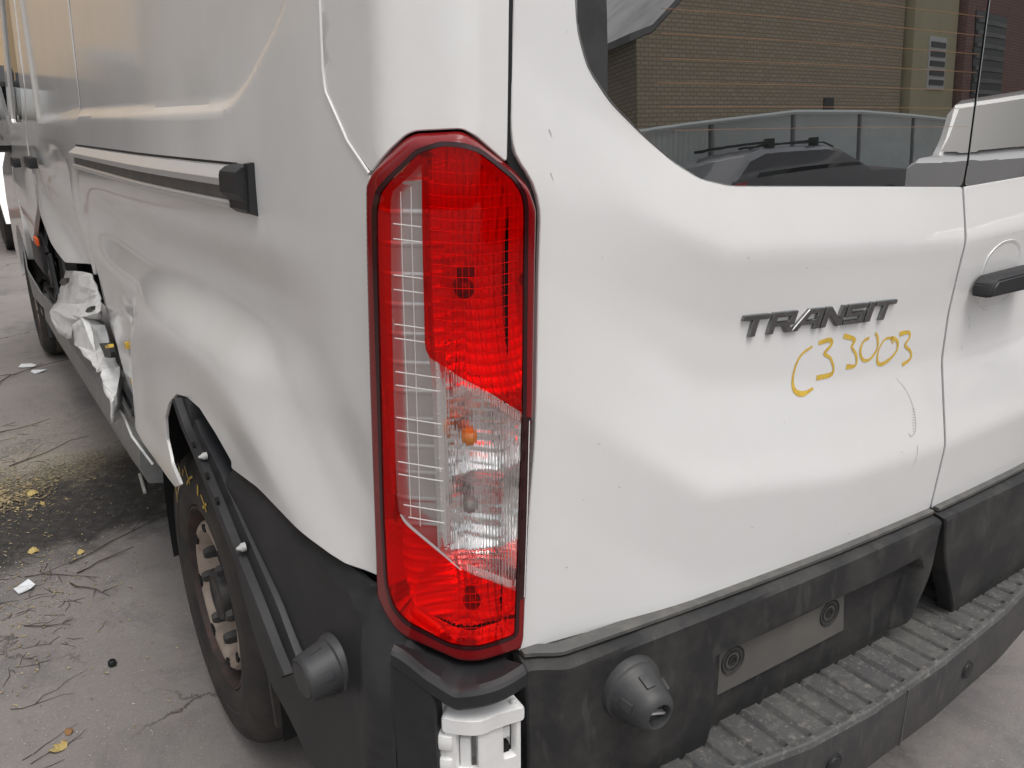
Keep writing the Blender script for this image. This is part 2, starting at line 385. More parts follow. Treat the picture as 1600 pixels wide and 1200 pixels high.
sand2=ellipse(-.35,2.9,.45,.22,R(10),.4,.5)
c=MIXC(MUL(MUL(sand2,RMP(NZ(110,4,.7),.46,.62)),.5),c,(.46,.39,.23))
L.new(c,b.inputs['Base Color']); b.inputs['Roughness'].default_value=.85
L.new(MIXC(patch,(.85,.85,.85),(.5,.5,.5)),b.inputs['Roughness'])
bp_=nt.nodes.new('ShaderNodeBump'); bp_.inputs['Strength'].default_value=.35; bp_.inputs['Distance'].default_value=.006
L.new(NZ(70,6,.7),bp_.inputs['Height']); L.new(bp_.outputs[0],b.inputs['Normal'])
g=mesh_obj('ground',[(-150,-150,0),(150,-150,0),(150,150,0),(-150,150,0)],[(0,1,2,3)],G,smooth=False); g['kind']='structure'

# ================================================================= THE VAN
van=thing('panel_van','white panel van with red tail lamp and crumpled left side','van',(0,0,0))
WHEEL_Y=.97; FRONT_Y=4.95
# ---- left rear door and right rear door: relief of the pressed steel
UC=.985
def door_relief(u,z):
    um=UC-np.abs(u-UC)
    zc1=np.interp(um,[.15,.2,.325,.452,.985],[1.34,1.30,1.245,1.193,1.166])
    zc2=np.interp(um,[.1,.194,.425,.726,.985],[1.08,1.022,.862,.816,.81])
    a=sst(.19,.42,um);bb=sst(.15,.43,um)
    def val(zz):
        K=[zc1+.085,zc1,zc1-.025,np.minimum(zc1-.10,zc2+.24),zc2+.16,zc2+.015,zc2-.12]
        V=[-.007*np.ones_like(um),.011*a-.002*(1-a),.008*a,.001*a,.002*bb,.005+.026*bb,.004+.018*bb]
        out=np.where(zz>=K[0],V[0],V[-1])
        for i in range(len(K)-1):
            t=(K[i]-zz)/np.maximum(K[i]-K[i+1],1e-6);t=np.clip(t,0,1)
            seg=V[i]+(V[i+1]-V[i])*t
            out=np.where((zz<K[i])&(zz>=K[i+1]),seg,out)
        return out
    s=0
    for d,w in ((-.012,.1),(-.007,.2),(-.003,.2),(.003,.2),(.007,.2),(.012,.1)): s=s+w*val(z+d)
    return s
def door_surf(u,z,off=0.): return body(u,z,door_relief(u,z)+off)
ZTOP=2.05
def mirror_out(o): return [(2*UC-p[0],)+tuple(p[1:]) for p in o][::-1]
glass_out=rnd([(.9815,1.252),(.466,1.275),(.412,1.285),(.37,1.305),(.32,1.338),(.273,1.373),(.241,1.408),(.227,1.443),(.223,1.474),(.226,1.9),(.25,1.95),(.30,1.97),(.9815,1.985)],.01,3)
door_out=rnd([(.147,.716,.008),(.432,.709),(.704,.704),(.9806,.702,.006),(.9806,1.2500,.004),(.466,1.2735),(.411,1.2835),(.369,1.3035),(.3185,1.337),(.2715,1.372),(.2395,1.4075),(.2255,1.443),(.2215,1.474),(.2245,1.9),(.2485,1.9515),(.30,1.972),(.9806,1.9875),(.9806,2.06),(.155,2.06),(.1485,1.47),(.1445,1.345,.02),(.1475,1.320,.02),(.170,1.292,.02),(.180,1.262,.03),(.170,.987)],.012,3)
rear_doors=[]
for side in (0,1):
    root=bpy.data.objects.new('rear_door',None); link(root,van); rear_doors.append(root)
    mo=mirror_out if side else (lambda o:o)
    panel('door_panel',mo(door_out),door_surf,WHITE,root,step=.010,ustep=.016,rim=((.0010,-.0011),(.0010,-.016)))
    panel('rear_window',mo(glass_out),lambda u,z,off=0.:body(u,z,-.0055+off-.0012*sst(.02,.0,z-1.26)),GLASS,root,step=.03,rim=((.0005,-.0006),(.0005,-.006)))
# heater lines printed on the left window
hl=[]
for k in range(9):
    z0=1.342+.0262*k; ul=max(.335,.365-.02*k) if k<3 else .338
    hl.append(([(ul,z0),(.6,z0+.001),(.977,z0)],[.0011]))
for q in hl: strokes('heater_line',[q],body,-.0052,HEAT,rear_doors[0])
# rubber seal seen in the gap round the glass
for side in (0,1):
    mo=mirror_out if side else (lambda o:o)
    panel('window_seal',mo(inset(glass_out,-.0022)),lambda u,z,off=0.:body(u,z,-.010+off),SEAL,rear_doors[side],holes=[mo(inset(glass_out,.006))],step=.03,rim=((.0,-.003),))

strokes('door_seal',[([(.985,z) for z in np.linspace(.706,2.05,40)],[.0105])],door_surf,-.0042,SEAL,rear_doors[0])
strokes('hinge_seal',[([(.1465,2.05),(.1412,1.47),(.1402,1.345),(.143,1.318),(.1665,1.291),(.1758,1.262),(.1670,.987),(.150,.716)],[.010])],body,-.006,SEAL,rear_doors[0])
# ---- handle on the right door
hs=rear_doors[1]
cup=rnd([(1.062,1.085),(1.062,1.135),(1.10,1.158),(1.15,1.158),(1.185,1.135),(1.185,1.06),(1.15,1.038),(1.10,1.038),(1.075,1.05)],.03,5)
def cup_surf(u,z,off=0.):
    d=poly_sd(u,z,cup); return body(u,z,door_relief(u,z)+.0012-.010*sst(0,.03,d)+off)
panel('handle_recess',cup,cup_surf,WHITE,hs,step=.006,rim=((.001,-.002),))
bm=bmesh.new()
hv=[(1.030,1.074),(1.032,1.094),(1.045,1.106),(1.20,1.110),(1.20,1.074)]
prof=[(.012,0),(.040,.004),(.046,.012)]
loops=[]
for ins,o_ in ((0,.010),(0,.036),(.004,.043)):
    q=np.array(inset(hv,ins));loops.append([bm.verts.new(v) for v in body(q[:,0],q[:,1],o_)])
for a_,b_ in zip(loops[:-1],loops[1:]):
    for i in range(len(a_)): bm.faces.new((a_[i],a_[(i+1)%len(a_)],b_[(i+1)%len(a_)],b_[i]))
bm.faces.new(loops[-1]); bmesh.ops.bevel(bm,geom=[e for e in bm.edges],offset=.0025,segments=2,affect='EDGES')
bm_obj('handle',bm,BLACK,hs)

# ---- TRANSIT letters and the yellow paint-marker number, on the left door
LT={'T':([(0,1),(0,.79),(.40,.79),(.40,0),(.60,0),(.60,.79),(1,.79),(1,1)],[]),
'R':([(0,0),(0,1),(1,1),(1,.36),(.80,.36),(1.02,0),(.78,0),(.55,.35),(.20,.35),(.20,0)],[[(.20,.80),(.81,.80),(.81,.54),(.20,.54)]]),
'A':([(-.12,0),(.36,1),(1,1),(1,0),(.80,0),(.80,.26),(.22,.26),(.10,0)],[[(.33,.46),(.80,.46),(.80,.80),(.50,.80)]]),
'N':([(0,0),(0,1),(.24,1),(.80,.34),(.80,1),(1,1),(1,0),(.78,0),(.20,.68),(.20,0)],[]),
'S':([(0,0),(0,.2),(.80,.2),(.80,.40),(0,.40),(0,1),(1,1),(1,.8),(.20,.8),(.20,.60),(1,.60),(1,0)],[]),
'I':([(0,0),(0,1),(1,1),(1,0)],[])}
UL,UR=.488,.822;wid=[.049,.0475,.050,.0435,.0435,.0115,.048];gap=(UR-UL-.006-sum(wid))/6
uu=UL+.002
for ch,w_ in zip('TRANSIT',wid):
    H=.0285
    def lt(p,uu=uu,w_=w_):
        zb=1.0785-.0455*(uu+p[0]*w_-UL);  
        return (uu+p[0]*w_+p[1]*H*.26-.004,zb+p[1]*H)
    o_,h_=LT[ch]
    panel('badge_letter',[lt(p) for p in o_],door_surf,CHROMED,rear_doors[0],step=.004,holes=[[lt(p) for p in h] for h in h_],rim=((.0009,-.0012),(.0010,-.0052)),off=.0052,angle=20)
    uu+=w_+gap
num=[([(.641,1.044),(.619,1.035),(.608,1.018),(.605,.996),(.611,.982),(.628,.976),(.650,.980)],[.0035,.004,.004,.005,.008,.008,.0035]),
([(.654,1.047),(.679,1.048),(.683,1.040),(.670,1.029),(.684,1.020),(.694,1.003),(.689,.994),(.657,.994)],[.006,.0075,.005,.0055,.0045,.004,.007,.0085]),
([(.710,1.050),(.737,1.040),(.732,1.030),(.745,1.015),(.746,.999),(.724,1.0)],[.0075,.006,.004,.005,.004,.0085]),
([(.772,1.038),(.759,1.034),(.754,1.020),(.763,1.005),(.780,1.003),(.795,1.016),(.795,1.032),(.787,1.044)],[.005,.004,.005,.005,.0045,.004,.005,.0045]),
([(.832,1.029),(.814,1.030),(.801,1.016),(.800,.997),(.812,.990),(.834,.996),(.849,1.008),(.846,1.022),(.830,1.030),(.836,1.020)],[.004,.0035,.003,.005,.007,.005,.004,.006,.005,.003]),
([(.850,1.033),(.875,1.032),(.879,1.023),(.870,1.012),(.888,.998),(.888,.986),(.868,.980)],[.008,.0055,.004,.005,.0045,.005,.007])]
for q in num: strokes('painted_digit',[q],door_surf,.0006,YELLOW,rear_doors[0])
sc=[(.853,.961),(.880,.935),(.897,.901),(.900,.872),(.888,.861),(.879,.867)]
scl=[(sc,[.0004,.001,.0016,.0012])]
for k in range(9):
    z0=.905-.0045*k; scl.append(([(.891,z0),(.901-.0004*k,z0-.003)],[.0007]))
scl+= [([(.902,.843),(.901,.825),(.894,.805)],[.0012,.0006])]
for k in range(26):
    a=rng.uniform(.2,1.7);z0=rng.uniform(.72,1.22);l=rng.uniform(.002,.009);t=rng.uniform(-1,1)
    scl.append(([(a,z0),(a+l*t,z0+l*.4)],[.0008]))
for uq,zq in ((.19,1.345),(.191,1.30),(1.05,1.035),(1.055,1.02),(1.04,.985)): scl.append(([(uq,zq),(uq+.004,zq-.008)],[.0012,.0005]))
strokes('scuff_mark',scl,door_surf,.0004,SCUFF,rear_doors[0])['kind']='stuff'

# ---- black lower trim of both doors, with a recess for the number plate
RECESS=[(.44,.44),(.44,.632),(.925,.640),(.938,.615),(.905,.44)]
def trim_relief(u,z):
    zt=np.interp(UC-np.abs(u-UC),[.147,.432,.704,.985],[.713,.707,.702,.700])
    h=zt-z
    o=.041+.009*sst(0,.007,h)+.004*sst(.02,.12,h)-.012*sst(.19,.26,h)-.022*sst(.01,.0,h)
    o=o-.022*sst(.20,.145,UC-np.abs(u-UC))
    d=poly_sd(u,z,RECESS)
    rec=sst(0,.013,d)*np.where(u<.60,sst(.40,.50,u),1.)
    return o-.026*np.where(u<UC,rec,0)
def trim_surf(u,z,off=0.): return body(u,z,trim_relief(u,z)+off)
trim_out=rnd([(.147,.450,.01),(.880,.450,.02),(.962,.600,.03),(.979,.700,.008),(.704,.702),(.432,.707),(.147,.713,.012)],.004,4)
for side in (0,1):
    mo=mirror_out if side else (lambda o:o)
    panel('door_trim',mo(trim_out),trim_surf,BLACK2,rear_doors[side],step=.005,rim=((.002,-.003),(.003,-.03)))
    lip=[(.150,.7135),(.432,.7075),(.704,.7025),(.977,.7005),(.977,.7055),(.704,.7075),(.432,.7125),(.150,.7185)]
    panel('trim_lip',mo(lip),lambda u,z,off=0.:body(u,z,.034-.02*sst(.20,.145,UC-np.abs(u-UC))+off),TRIMLIP,rear_doors[side],step=.01,rim=((.001,-.002),(.001,-.02)))
plate_out=rnd([(.459,.628),(.741,.645),(.757,.549),(.467,.541)],.003,3)
pl=panel('plate_bracket',plate_out,lambda u,z,off=0.:body(u,z,.0335+off),PLATEM,rear_doors[0],step=.02,rim=((.001,-.001),(.001,-.012)))
for uq,zq in ((.497,.592),(.713,.597)):
    x,y,nx,ny=plan(uq);P=body(uq,zq,.0335);n=Vector((float(nx),float(ny),0))
    mt=Matrix.Translation(Vector(P))@n.to_track_quat('Z','Y').to_matrix().to_4x4()
    lathe('plate_screw',[(.0235,.0005),(.0225,.002),(.021,.001),(.018,-.001),(.0175,.001),(.0135,.001),(.013,-.001),(.0095,-.001),(.009,.0015),(.005,.0015),(.0045,0),(.0001,0)],BLACK2,pl,40,mt)

# ---- door bump stops: ribbed cones with a hollow tip
def bumpstop(uq,zq,offb,tip,parent,sc=1.):
    x,y,nx,ny=plan(uq);P=body(uq,zq,offb);n=Vector((float(nx),float(ny),-.08)).normalized()
    mt=Matrix.Translation(Vector(P))@n.to_track_quat('Z','Y').to_matrix().to_4x4()@Matrix.Diagonal((sc,sc,sc,1))
    if tip=='hollow':
        prof=[(.046,-.01),(.046,.004),(.044,.009),(.041,.011),(.0395,.014),(.030,.048),(.027,.056),(.020,.062),(.0185,.0625),(.0165,.061),(.016,.050),(.0001,.049)]
    else:
        prof=[(.044,-.01),(.044,.006),(.042,.012),(.039,.014),(.033,.050),(.031,.055),(.0285,.057),(.0275,.0555),(.0265,.0555),(.0255,.057),(.0001,.0575)]
    o=lathe('bump_stop',prof,BUMPM,parent,56,mt,angle=30)
    for k in range(5):
        bm=bmesh.new(); a=2*math.pi*(k+.3)/5; m2=mt@Matrix.Rotation(a,4,'Z')@Matrix.Translation((.0335,0,.033))@Matrix.Rotation(R(-15),4,'Y')
        add_box(bm,-.003,.0032,-.0065,.0065,-.010,.010,.0012,m2); bm_obj('stop_rib',bm,BUMPM,o)
    if tip=='hollow':
        bm=bmesh.new(); add_box(bm,-.0016,.0016,-.015,.015,.048,.056,0,mt@Matrix.Rotation(R(70),4,'Z')); bm_obj('stop_slot',bm,ALU,o)
    return o
FLAPM=mat('brown_dusty_flap',(.040,.036,.033),.75,noise=(10,.6,(.085,.070,.055)))
BUMPM=mat('grey_black_stop_plastic',(.034,.036,.039),.5,noise=(25,.5,(.055,.054,.052)),bump=(600,.2,.001))
bumpstop(.290,.640,.050,'hollow',rear_doors[0],1.0)

# ---- corner pillar
pil=rnd([(-.119,2.06),(-.1195,1.40,.02),(-.115,1.387,.02),(-.069,1.335),(-.0235,1.3035),(-.0115,1.3115,.01),(.0255,1.3415,.015),(.0365,1.3455,.01),(.0855,1.3475,.006),(.102,1.3395),(.1360,1.3135),(.1365,1.345),(.1375,1.47),(.144,2.06)],.004,4)
panel('corner_pillar',pil,body,WHITE_SIDE,van,step=.02,rim=((.0012,-.0012),(.0012,-.012)))

# ---- left side: quarter panel
ARCH=[(-.500,.822),(-.569,.851),(-.648,.875),(-.726,.875),(-.802,.861),(-.881,.82),(-.934,.773),(-.950,.719),(-.915,.676),(-.850,.655)]
FLARE=[(-.03,.60),(-.05,.83),(-.13,.885),(-.239,.955),(-.335,1.015),(-.446,1.06),(-.60,1.085),(-.82,1.085),(-1.02,1.06),(-1.19,1.00),(-1.30,.90),(-1.40,.70),(-1.40,.50)]
def smooth_loop(pts,n=8):
    p=np.array(pts,float);N=len(p);out=[]
    for i in range(N):
        a,b,c,d=p[i-1],p[i],p[(i+1)%N],p[(i+2)%N]
        for t in np.linspace(0,1,n,endpoint=False): out.append(.5*(2*b+(c-a)*t+(2*a-5*b+4*c-d)*t*t+(3*b-a-3*c+d)*t**3))
    return np.array(out)
FLARE_S=smooth_loop(FLARE,4)
RECS=[(-1.90,1.372),(-.586,1.366),(-.44,1.369),(-.374,1.388),(-.289,1.435),(-.204,1.49),(-.17,1.60),(-.17,2.0),(-1.90,2.0)]
RECS_S=rnd(RECS,.07,9)
def side_relief(u,z):
    d=poly_sd(u,z,FLARE_S)
    o=.029*sst(-.02,.12,d)-.006*sst(.115,.21,d)-.006*sst(-.16,-.05,d)*sst(.0,-.05,d)*sst(-.30,-.12,u)
    o=o*sst(-.01,-.11,u)
    fd=sst(-.10,-.42,u)*sst(-1.85,-1.45,u)
    o=o-fd*.024*(sst(1.205,1.115,z)-sst(1.085,.985,z)*(1-.0*d))          # waist under the rail
    rr=poly_sd(u,z,RECS_S); o=o-.012*sst(-.002,.017,rr)
    lo=poly_sd(u,z,[(-2.05,.72),(-1.36,.72),(-1.30,.82),(-1.30,.93),(-1.45,.965),(-2.05,1.0)])
    o=o-.012*sst(-.04,.09,lo)                                             # hollow ahead of the arch
    return o
def side_surf(u,z,off=0.): return body(u,z,side_relief(u,z)+off)
DOOR_EDGE=[(-1.754,2.06),(-1.754,1.55),(-1.757,1.376),(-1.86,1.292),(-1.862,1.235),(-1.83,1.12),(-1.88,1.0),(-1.853,.916),(-1.777,.816),(-1.64,.733),(-1.53,.686)]
quarter=rnd([(-.1225,2.06),(-.1235,1.40,.02),(-.1185,1.384,.02),(-.072,1.3315),(-.027,1.2995),(-.0245,1.283),(-.0385,1.066),(-.0525,.808),(-.143,.807),(-.282,.814),(-.39,.816),(-.459,.812),(-.506,.809)]+ARCH+[(-.90,.632),(-1.06,.630),(-1.228,.624),(-1.38,.640,.02),(-1.46,.665,.01)]+DOOR_EDGE[::-1],.006,3)
panel('quarter_panel',quarter,side_surf,WHITE_SIDE,van,step=.008,ustep=.012,rim=((.0015,-.0012),(.002,-.006)))
# narrow brighter sealed edge between pillar and quarter panel
bm=bmesh.new(); add_tube(bm,[body(u,z,.0005) for u,z in [(-.1210,2.05),(-.1213,1.6),(-.1213,1.41),(-.1200,1.396),(-.1165,1.3850),(-.0705,1.3333),(-.0255,1.3012)]],.0019,8); bm_obj('seam_bead',bm,WHITE,van)
# clips and holes in the torn edge ahead of the arch
for k,(uq,zq) in enumerate(((-1.50,.80),(-1.42,.72),(-1.36,.66))):
    P=side_surf(uq,zq,.004); box('trim_clip',-.006,.004,-.007,.007,-.009,.009,YELLOW if k<2 else BLACK,van,.002,Matrix.Translation(Vector(P)))

# ---- rear black quarter bumper below the white panel, and the block under the lamp
LOUT0=[(-.021,1.292),(.037,1.342),(.101,1.336),(.173,1.264),(.157,.737),(.151,.7185),(.068,.7215),(.005,.746),(-.029,.768),(-.049,.786),(-.0355,1.066)]
def qb_relief(u,z):
    zt=np.interp(u,[-.534,-.459,-.39,-.282,-.143,-.026],[.800,.803,.807,.806,.799,.793]); h=zt-z
    cap=.002+.85*np.maximum(0,-poly_sd(u,z,LOUT0)); return np.minimum(cap,.012+.018*sst(0,.02,h)+.012*sst(.04,.2,h)+.020*sst(-.07,-.005,u)*sst(.01,.05,h))
qb=rnd([(-.527,.803),(-.459,.803),(-.39,.807),(-.282,.806),(-.143,.799),(-.0545,.795),(-.0515,.785,.005),(-.031,.7655),(.004,.7435),(.0068,.742,.002),(.0055,.40),(-.20,.40),(-.31,.455),(-.372,.475),(-.405,.508),(-.441,.562),(-.470,.616),(-.499,.670),(-.517,.735)],.01,4)
panel('quarter_bumper',qb,lambda u,z,off=0.:body(u,z,qb_relief(u,z)+off),BLACK,van,step=.012,rim=((.0015,-.0015),(.002,-.007)))
strokes('panel_gap',[([(-.534,.8105),(-.459,.8135),(-.39,.8175),(-.282,.8165),(-.16,.8098)],[.007])],body,.012,SEAL,van)
bumpstop(-.128,.652,.030,'flat',van,.98)
# ledge: swept section under the lamp
def ledge_pts(u):
    zi=np.interp(u,[.0,.005,.068,.151],[.752,.744,.7195,.7165]); zo=np.interp(u,[.006,.040,.075,.127],[.768,.738,.7155,.7315])
    sec=[(-.03,zi+.002),(.012,zi),(.050,zo+.004),(.0575,zo+.001),(.0605,zo-.003),(.0610,zo-.018),(.0585,zo-.022),(.03,zo-.024)]
    return [body(u,z,o) for o,z in sec]
V=[];F=[]
for u in np.arange(.0085,.1285,.0025): V+=ledge_pts(u)
n=8;k=len(V)//n
for i in range(k-1):
    for j in range(n-1): F.append((i*n+j,i*n+j+1,(i+1)*n+j+1,(i+1)*n+j))
F+=[tuple(range(n)),tuple(range((k-1)*n,k*n))[::-1]]
mesh_obj('lamp_ledge',V,F,BLACK,van,angle=28)
corner=rnd([(.0085,.752),(.0085,.40),(.056,.40),(.050,.690),(.048,.712)],.004,3)
panel('corner_bumper',corner,lambda u,z,off=0.:body(u,z,.0595+off),BLACK,van,step=.015,rim=((.002,-.003),(.002,-.07)))
# dark pocket behind the hinge
panel('hinge_pocket',[(.040,.40),(.150,.40),(.150,.735),(.040,.735)],lambda u,z,off=0.:body(u,z,-.015+off),DARK,van,step=.05,rim=())
panel('pocket_wall',[(.052,.40),(.112,.40),(.112,.69),(.052,.69)],lambda u,z,off=0.:body(u,z,-.008+off),WHITE_BARE,van,step=.05,rim=((.0,-.01),))
panel('lower_filler',[(.108,.40),(.150,.40),(.128,.56),(.118,.62)],lambda u,z,off=0.:body(u,z,.018+off),BLACK,van,step=.02,rim=((.002,-.02),))
# ---- white hinge of the rear door
hinge=bpy.data.objects.new('door_hinge',None); link(hinge,van)
hsurf=lambda u,z,off=0.:body(u,z+(.135-u)*.06,.030+.008*sst(.10,.085,u)+off)
plate_o=rnd([(.060,.668),(.128,.664),(.128,.540),(.060,.540)],.006,4)
holes=[rnd([(.072,.648),(.088,.648),(.088,.592),(.072,.592)],.003,3),rnd([(.1045,.648),(.1225,.650),(.1225,.596),(.1045,.596)],.003,3)]
panel('hinge_plate',plate_o,hsurf,WHITE_HINGE,hinge,step=.005,holes=holes,rim=((.001,-.0015),(.0018,-.012)),off=.012,angle=50)
panel('hinge_flange',rnd([(.058,.672),(.131,.668),(.131,.650),(.058,.652)],.005,4),hsurf,WHITE_HINGE,hinge,step=.005,rim=((.002,-.003),(.002,-.035)),off=.016,angle=50)
panel('hinge_back',[(.066,.66),(.128,.66),(.128,.59),(.066,.59)],hsurf,WHITE_HINGE,hinge,step=.02,rim=((.001,-.01),),off=-.016)
def hbox(name,u,z,o,a,b_,c_,bev=.004,m=WHITE_HINGE,par=hinge):
    x,y,nx,ny=plan(u);P=body(u,z,o);nn=Vector((float(nx),float(ny),0));t=Vector((-float(ny),float(nx),0))
    mt=Matrix(((t.x,nn.x,0,P[0]),(t.y,nn.y,0,P[1]),(0,0,1,P[2]),(0,0,0,1)))
    return box(name,-a,a,-b_,b_,-c_,c_,m,par,bev,mt)
hbox('hinge_knuckle',.057,.640,.040,.014,.016,.011,.007)
hbox('hinge_knuckle',.064,.654,.036,.009,.012,.014,.006)
hbox('hinge_pin',.055,.6235,.038,.010,.011,.0085,.004)
hbox('hinge_knuckle',.056,.606,.040,.014,.015,.011,.007)
hbox('hinge_knuckle',.065,.592,.038,.009,.012,.012,.006)
hbox('hinge_arm',.079,.618,.032,.007,.010,.022,.003)
hbox('hinge_stop',.112,.630,.022,.006,.012,.008,.002)
hbox('hinge_stop',.112,.602,.020,.006,.012,.010,.002,DARK)
hbox('hinge_base',.0515,.664,.020,.006,.010,.030,.003)
for uq in (.070,.122):
    x,y,nx,ny=plan(uq);P=body(uq,.6735,.035); lathe('hinge_bolt',[(.0042,-.004),(.0042,.0025),(.003,.0035),(.0001,.0035)],WHITE_HINGE,hinge,16,Matrix.Translation(Vector(P)))

# ---- TAIL LAMP
lamp=bpy.data.objects.new('tail_lamp',None); link(lamp,van)
LOUT=rnd([(-.021,1.292),(-.010,1.308),(.026,1.3375),(.037,1.342),(.085,1.344),(.101,1.336),(.143,1.307),(.163,1.288),(.173,1.264),(.1695,1.034),(.157,.737),(.151,.7185),(.068,.7215),(.005,.746),(-.029,.768),(-.049,.786),(-.0355,1.066)],.006,4)
LIN=rnd([(0.,1.265),(.004,1.284),(.014,1.297),(.043,1.323),(.067,1.330),(.084,1.329),(.097,1.324),(.136,1.296),(.148,1.279),(.1505,1.263),(.148,1.042),(.139,.813),(.1365,.750),(.077,.750),(.058,.753),(.011,.776),(-.004,.793),(-.014,.820),(-.013,.917),(-.006,1.076)],.005,3)
CLR=[(.014,1.277),(.0165,1.284),(.045,1.310),(.0425,1.127),(.0435,1.118),(.048,1.109),(.068,1.098),(.115,1.061),(.1480,1.036),(.1385,.812),(.076,.857),(.055,.876),(.017,.909),(.007,.922),(.0055,.946),(.0072,1.048),(.0105,1.185)]
def lens_off(u,z): 
    d=poly_sd(u,z,LOUT); return -.004+.018*sst(-.002,.011,d)**.7
def lens_surf(u,z,off=0.): return body(u,z,lens_off(u,z)+off)
LMID=inset(dens(LIN,.006),-.0045)
# rim: outer dark red band, inner near-black band
panel('lens_rim',dens(inset(dens(LOUT,.006),.0005),.006),lens_surf,RIMRED,lamp,step=.003,holes=[LMID],rim=((.0004,-.001),(.0006,-.03)),angle=60)
_li=dens(LIN,.004); _lb=np.array(inset(_li,-.0048))
_n=len(_li); V=list(lens_surf(_li[:,0],_li[:,1],.0006))+list(lens_surf(_lb[:,0],_lb[:,1],.0006))
mesh_obj('lens_border',V,[(i,(i+1)%_n,_n+(i+1)%_n,_n+i) for i in range(_n)],RIMBLK,lamp,angle=60)
# dark right-hand edge beside the clear window
panel('lens_edge',[(.1495,1.034),(.1685,1.028),(.1615,.850),(.158,.793),(.141,.800)],lens_surf,RIMBLK,lamp,step=.006,rim=((.0,-.002),),off=.0008,angle=60)
strokes('edge_ridge',[([(.1560,1.028),(.1525,.90),(.1490,.80)],[.0012]),([(.1625,1.026),(.1585,.90),(.1550,.80)],[.001])],lens_surf,.0016,RIBM,lamp)
# red lens: everything inside the border that is not the clear window
ri=[];LINd=[tuple(p) for p in LIN]
i0=min(range(len(LINd)),key=lambda i:math.hypot(LINd[i][0]-.148,LINd[i][1]-1.036)); i1=min(range(len(LINd)),key=lambda i:math.hypot(LINd[i][0]-.1385,LINd[i][1]-.812))
# LIN runs from left side over the top, down the right edge (i0 then i1), along the bottom and back up
red=LINd[i1+1:]+LINd[:i0]+[(.1485,1.0375),(.115,1.0625),(.0682,1.0995),(.0486,1.1105),(.0447,1.119),(.0437,1.1275),(.0462,1.3125),(.0155,1.2855),(.0130,1.2775),(.0095,1.185),(.0062,1.048),(.0045,.946),(.006,.9215),(.0165,.9075),(.0545,.8745),(.0755,.8555),(.1385,.8105)]
panel('red_lens',red,lens_surf,LENS_RED,lamp,step=.006,rim=((.0,-.003),),off=.0004,angle=60)
panel('clear_lens',CLR,lens_surf,LENS_CLEAR,lamp,step=.006,rim=((.0,-.003),),off=.0004,angle=60)
# chrome reflector: four bowls with pillow facets, flat bezel on the left
BOWLS=[(.098,1.175,.085,.150,.044),(.098,1.005,.066,.064,.040),(.098,.905,.066,.062,.040),(.090,.790,.085,.075,.030)]
def refl_off(u,z):
    o=np.full(np.shape(u),-.018)
    for cu,cz,ru,rz,dp in BOWLS:
        q=np.minimum(1,((u-cu)/ru)**2+((z-cz)/rz)**2); o=np.minimum(o,-.016-dp*(1-q))
    fu=(((u-.003)/.0085)%1)*2-1; fz=((z/.0125+.35*np.sin(u*60))%1)*2-1
    act=sst(.050,.062,u)
    o=o+act*(-.0011)*(2.6*fu**2+1.5*fz**2)
    lv=((z/.0165)%1)
    o=o+(1-act)*(.002*sst(0,.25,lv)*sst(.5,.25,lv)) 
    return o
gridsheet('reflector',np.arange(-.016,.158,.0019),np.arange(.742,1.334,.0019),refl_off,CHROME_MAT,lamp,mask=lambda U,Z:(poly_sd(U,Z,LIN)>-.006)&((poly_sd(U,Z,CLR)<.002)|(Z>1.09)))
gridsheet('clear_reflector',np.arange(.046,.158,.0012),np.arange(.79,1.125,.0012),lambda U,Z:refl_off(U,Z)+.0006-.0022*np.abs(np.sin(U*math.pi/.011))*np.abs(np.sin((Z+.12*U)*math.pi/.016)),CHROME,lamp,mask=lambda U,Z:poly_sd(U,Z,CLR)>-.014)
gridsheet('strip_reflector',np.arange(-.012,.047,.0012),np.arange(.860,1.320,.0015),lambda U,Z:-.006+.0010*(np.sin(Z*math.pi/.0165)>.93)+.05*(.025-U)*.25,STRIP,lamp,mask=lambda U,Z:poly_sd(U,Z,CLR)>-.016)
V=[];zs_=np.linspace(.872,1.312,40)
for o_ in (.010,-.02): V+=list(body(np.full(40,.0448)+.004*sst(1.13,1.09,zs_),zs_,o_))
mesh_obj('strip_reflection_wall',V,[(i,i+1,41+i,40+i) for i in range(39)],STRIP,lamp)  # added wall that keeps red out of the clear strip's reflections
_lw=np.array(inset(_li,.0004)); V=list(lens_surf(_lw[:,0],_lw[:,1],-.002))+list(body(_lw[:,0],_lw[:,1],-.02))
mesh_obj('reflector_wall',V,[(i,(i+1)%_n,_n+(i+1)%_n,_n+i) for i in range(_n)],CHROME,lamp,angle=60)
panel('lamp_housing',inset(dens(LOUT,.01),.004),lambda u,z,off=0.:body(u,z,-.075+off*0),DARK,lamp,step=.03,rim=())
# inner bezel between the side strip and the bowls, and its chrome ribs
gridsheet('bezel',np.arange(.043,.060,.002),np.arange(.870,1.115,.004),lambda U,Z:-.004-.010*((U-.050)/.009)**2+.0006*np.sin(Z*900),CHROME,lamp)
bm=bmesh.new()
zs=[]; z=1.262
for a in (.0,): pass
zz=1.2525;seq=[.0155,.038];i=0
while zz>.90:
    ur=.0435 if zz>1.12 else .058
    ul=np.interp(zz,[.90,.946,1.048,1.185,1.29],[.02,.0065,.008,.0115,.015])
    add_tube(bm,[body(u,zz-.10*(u-ul),.0105) for u in np.linspace(ul,ur,5)],.00075,6)
    zz-=seq[i%2];i+=1
for uq,z1 in ((.0215,1.285),(.0325,1.29)):
    add_tube(bm,[body(uq+(1.2-z)*-.012,z,.0105) for z in np.linspace(z1,.915 if uq<.03 else .905,12)],.0005,6)
bm_obj('lens_ribs',bm,RIBM,lamp)['kind']='stuff'
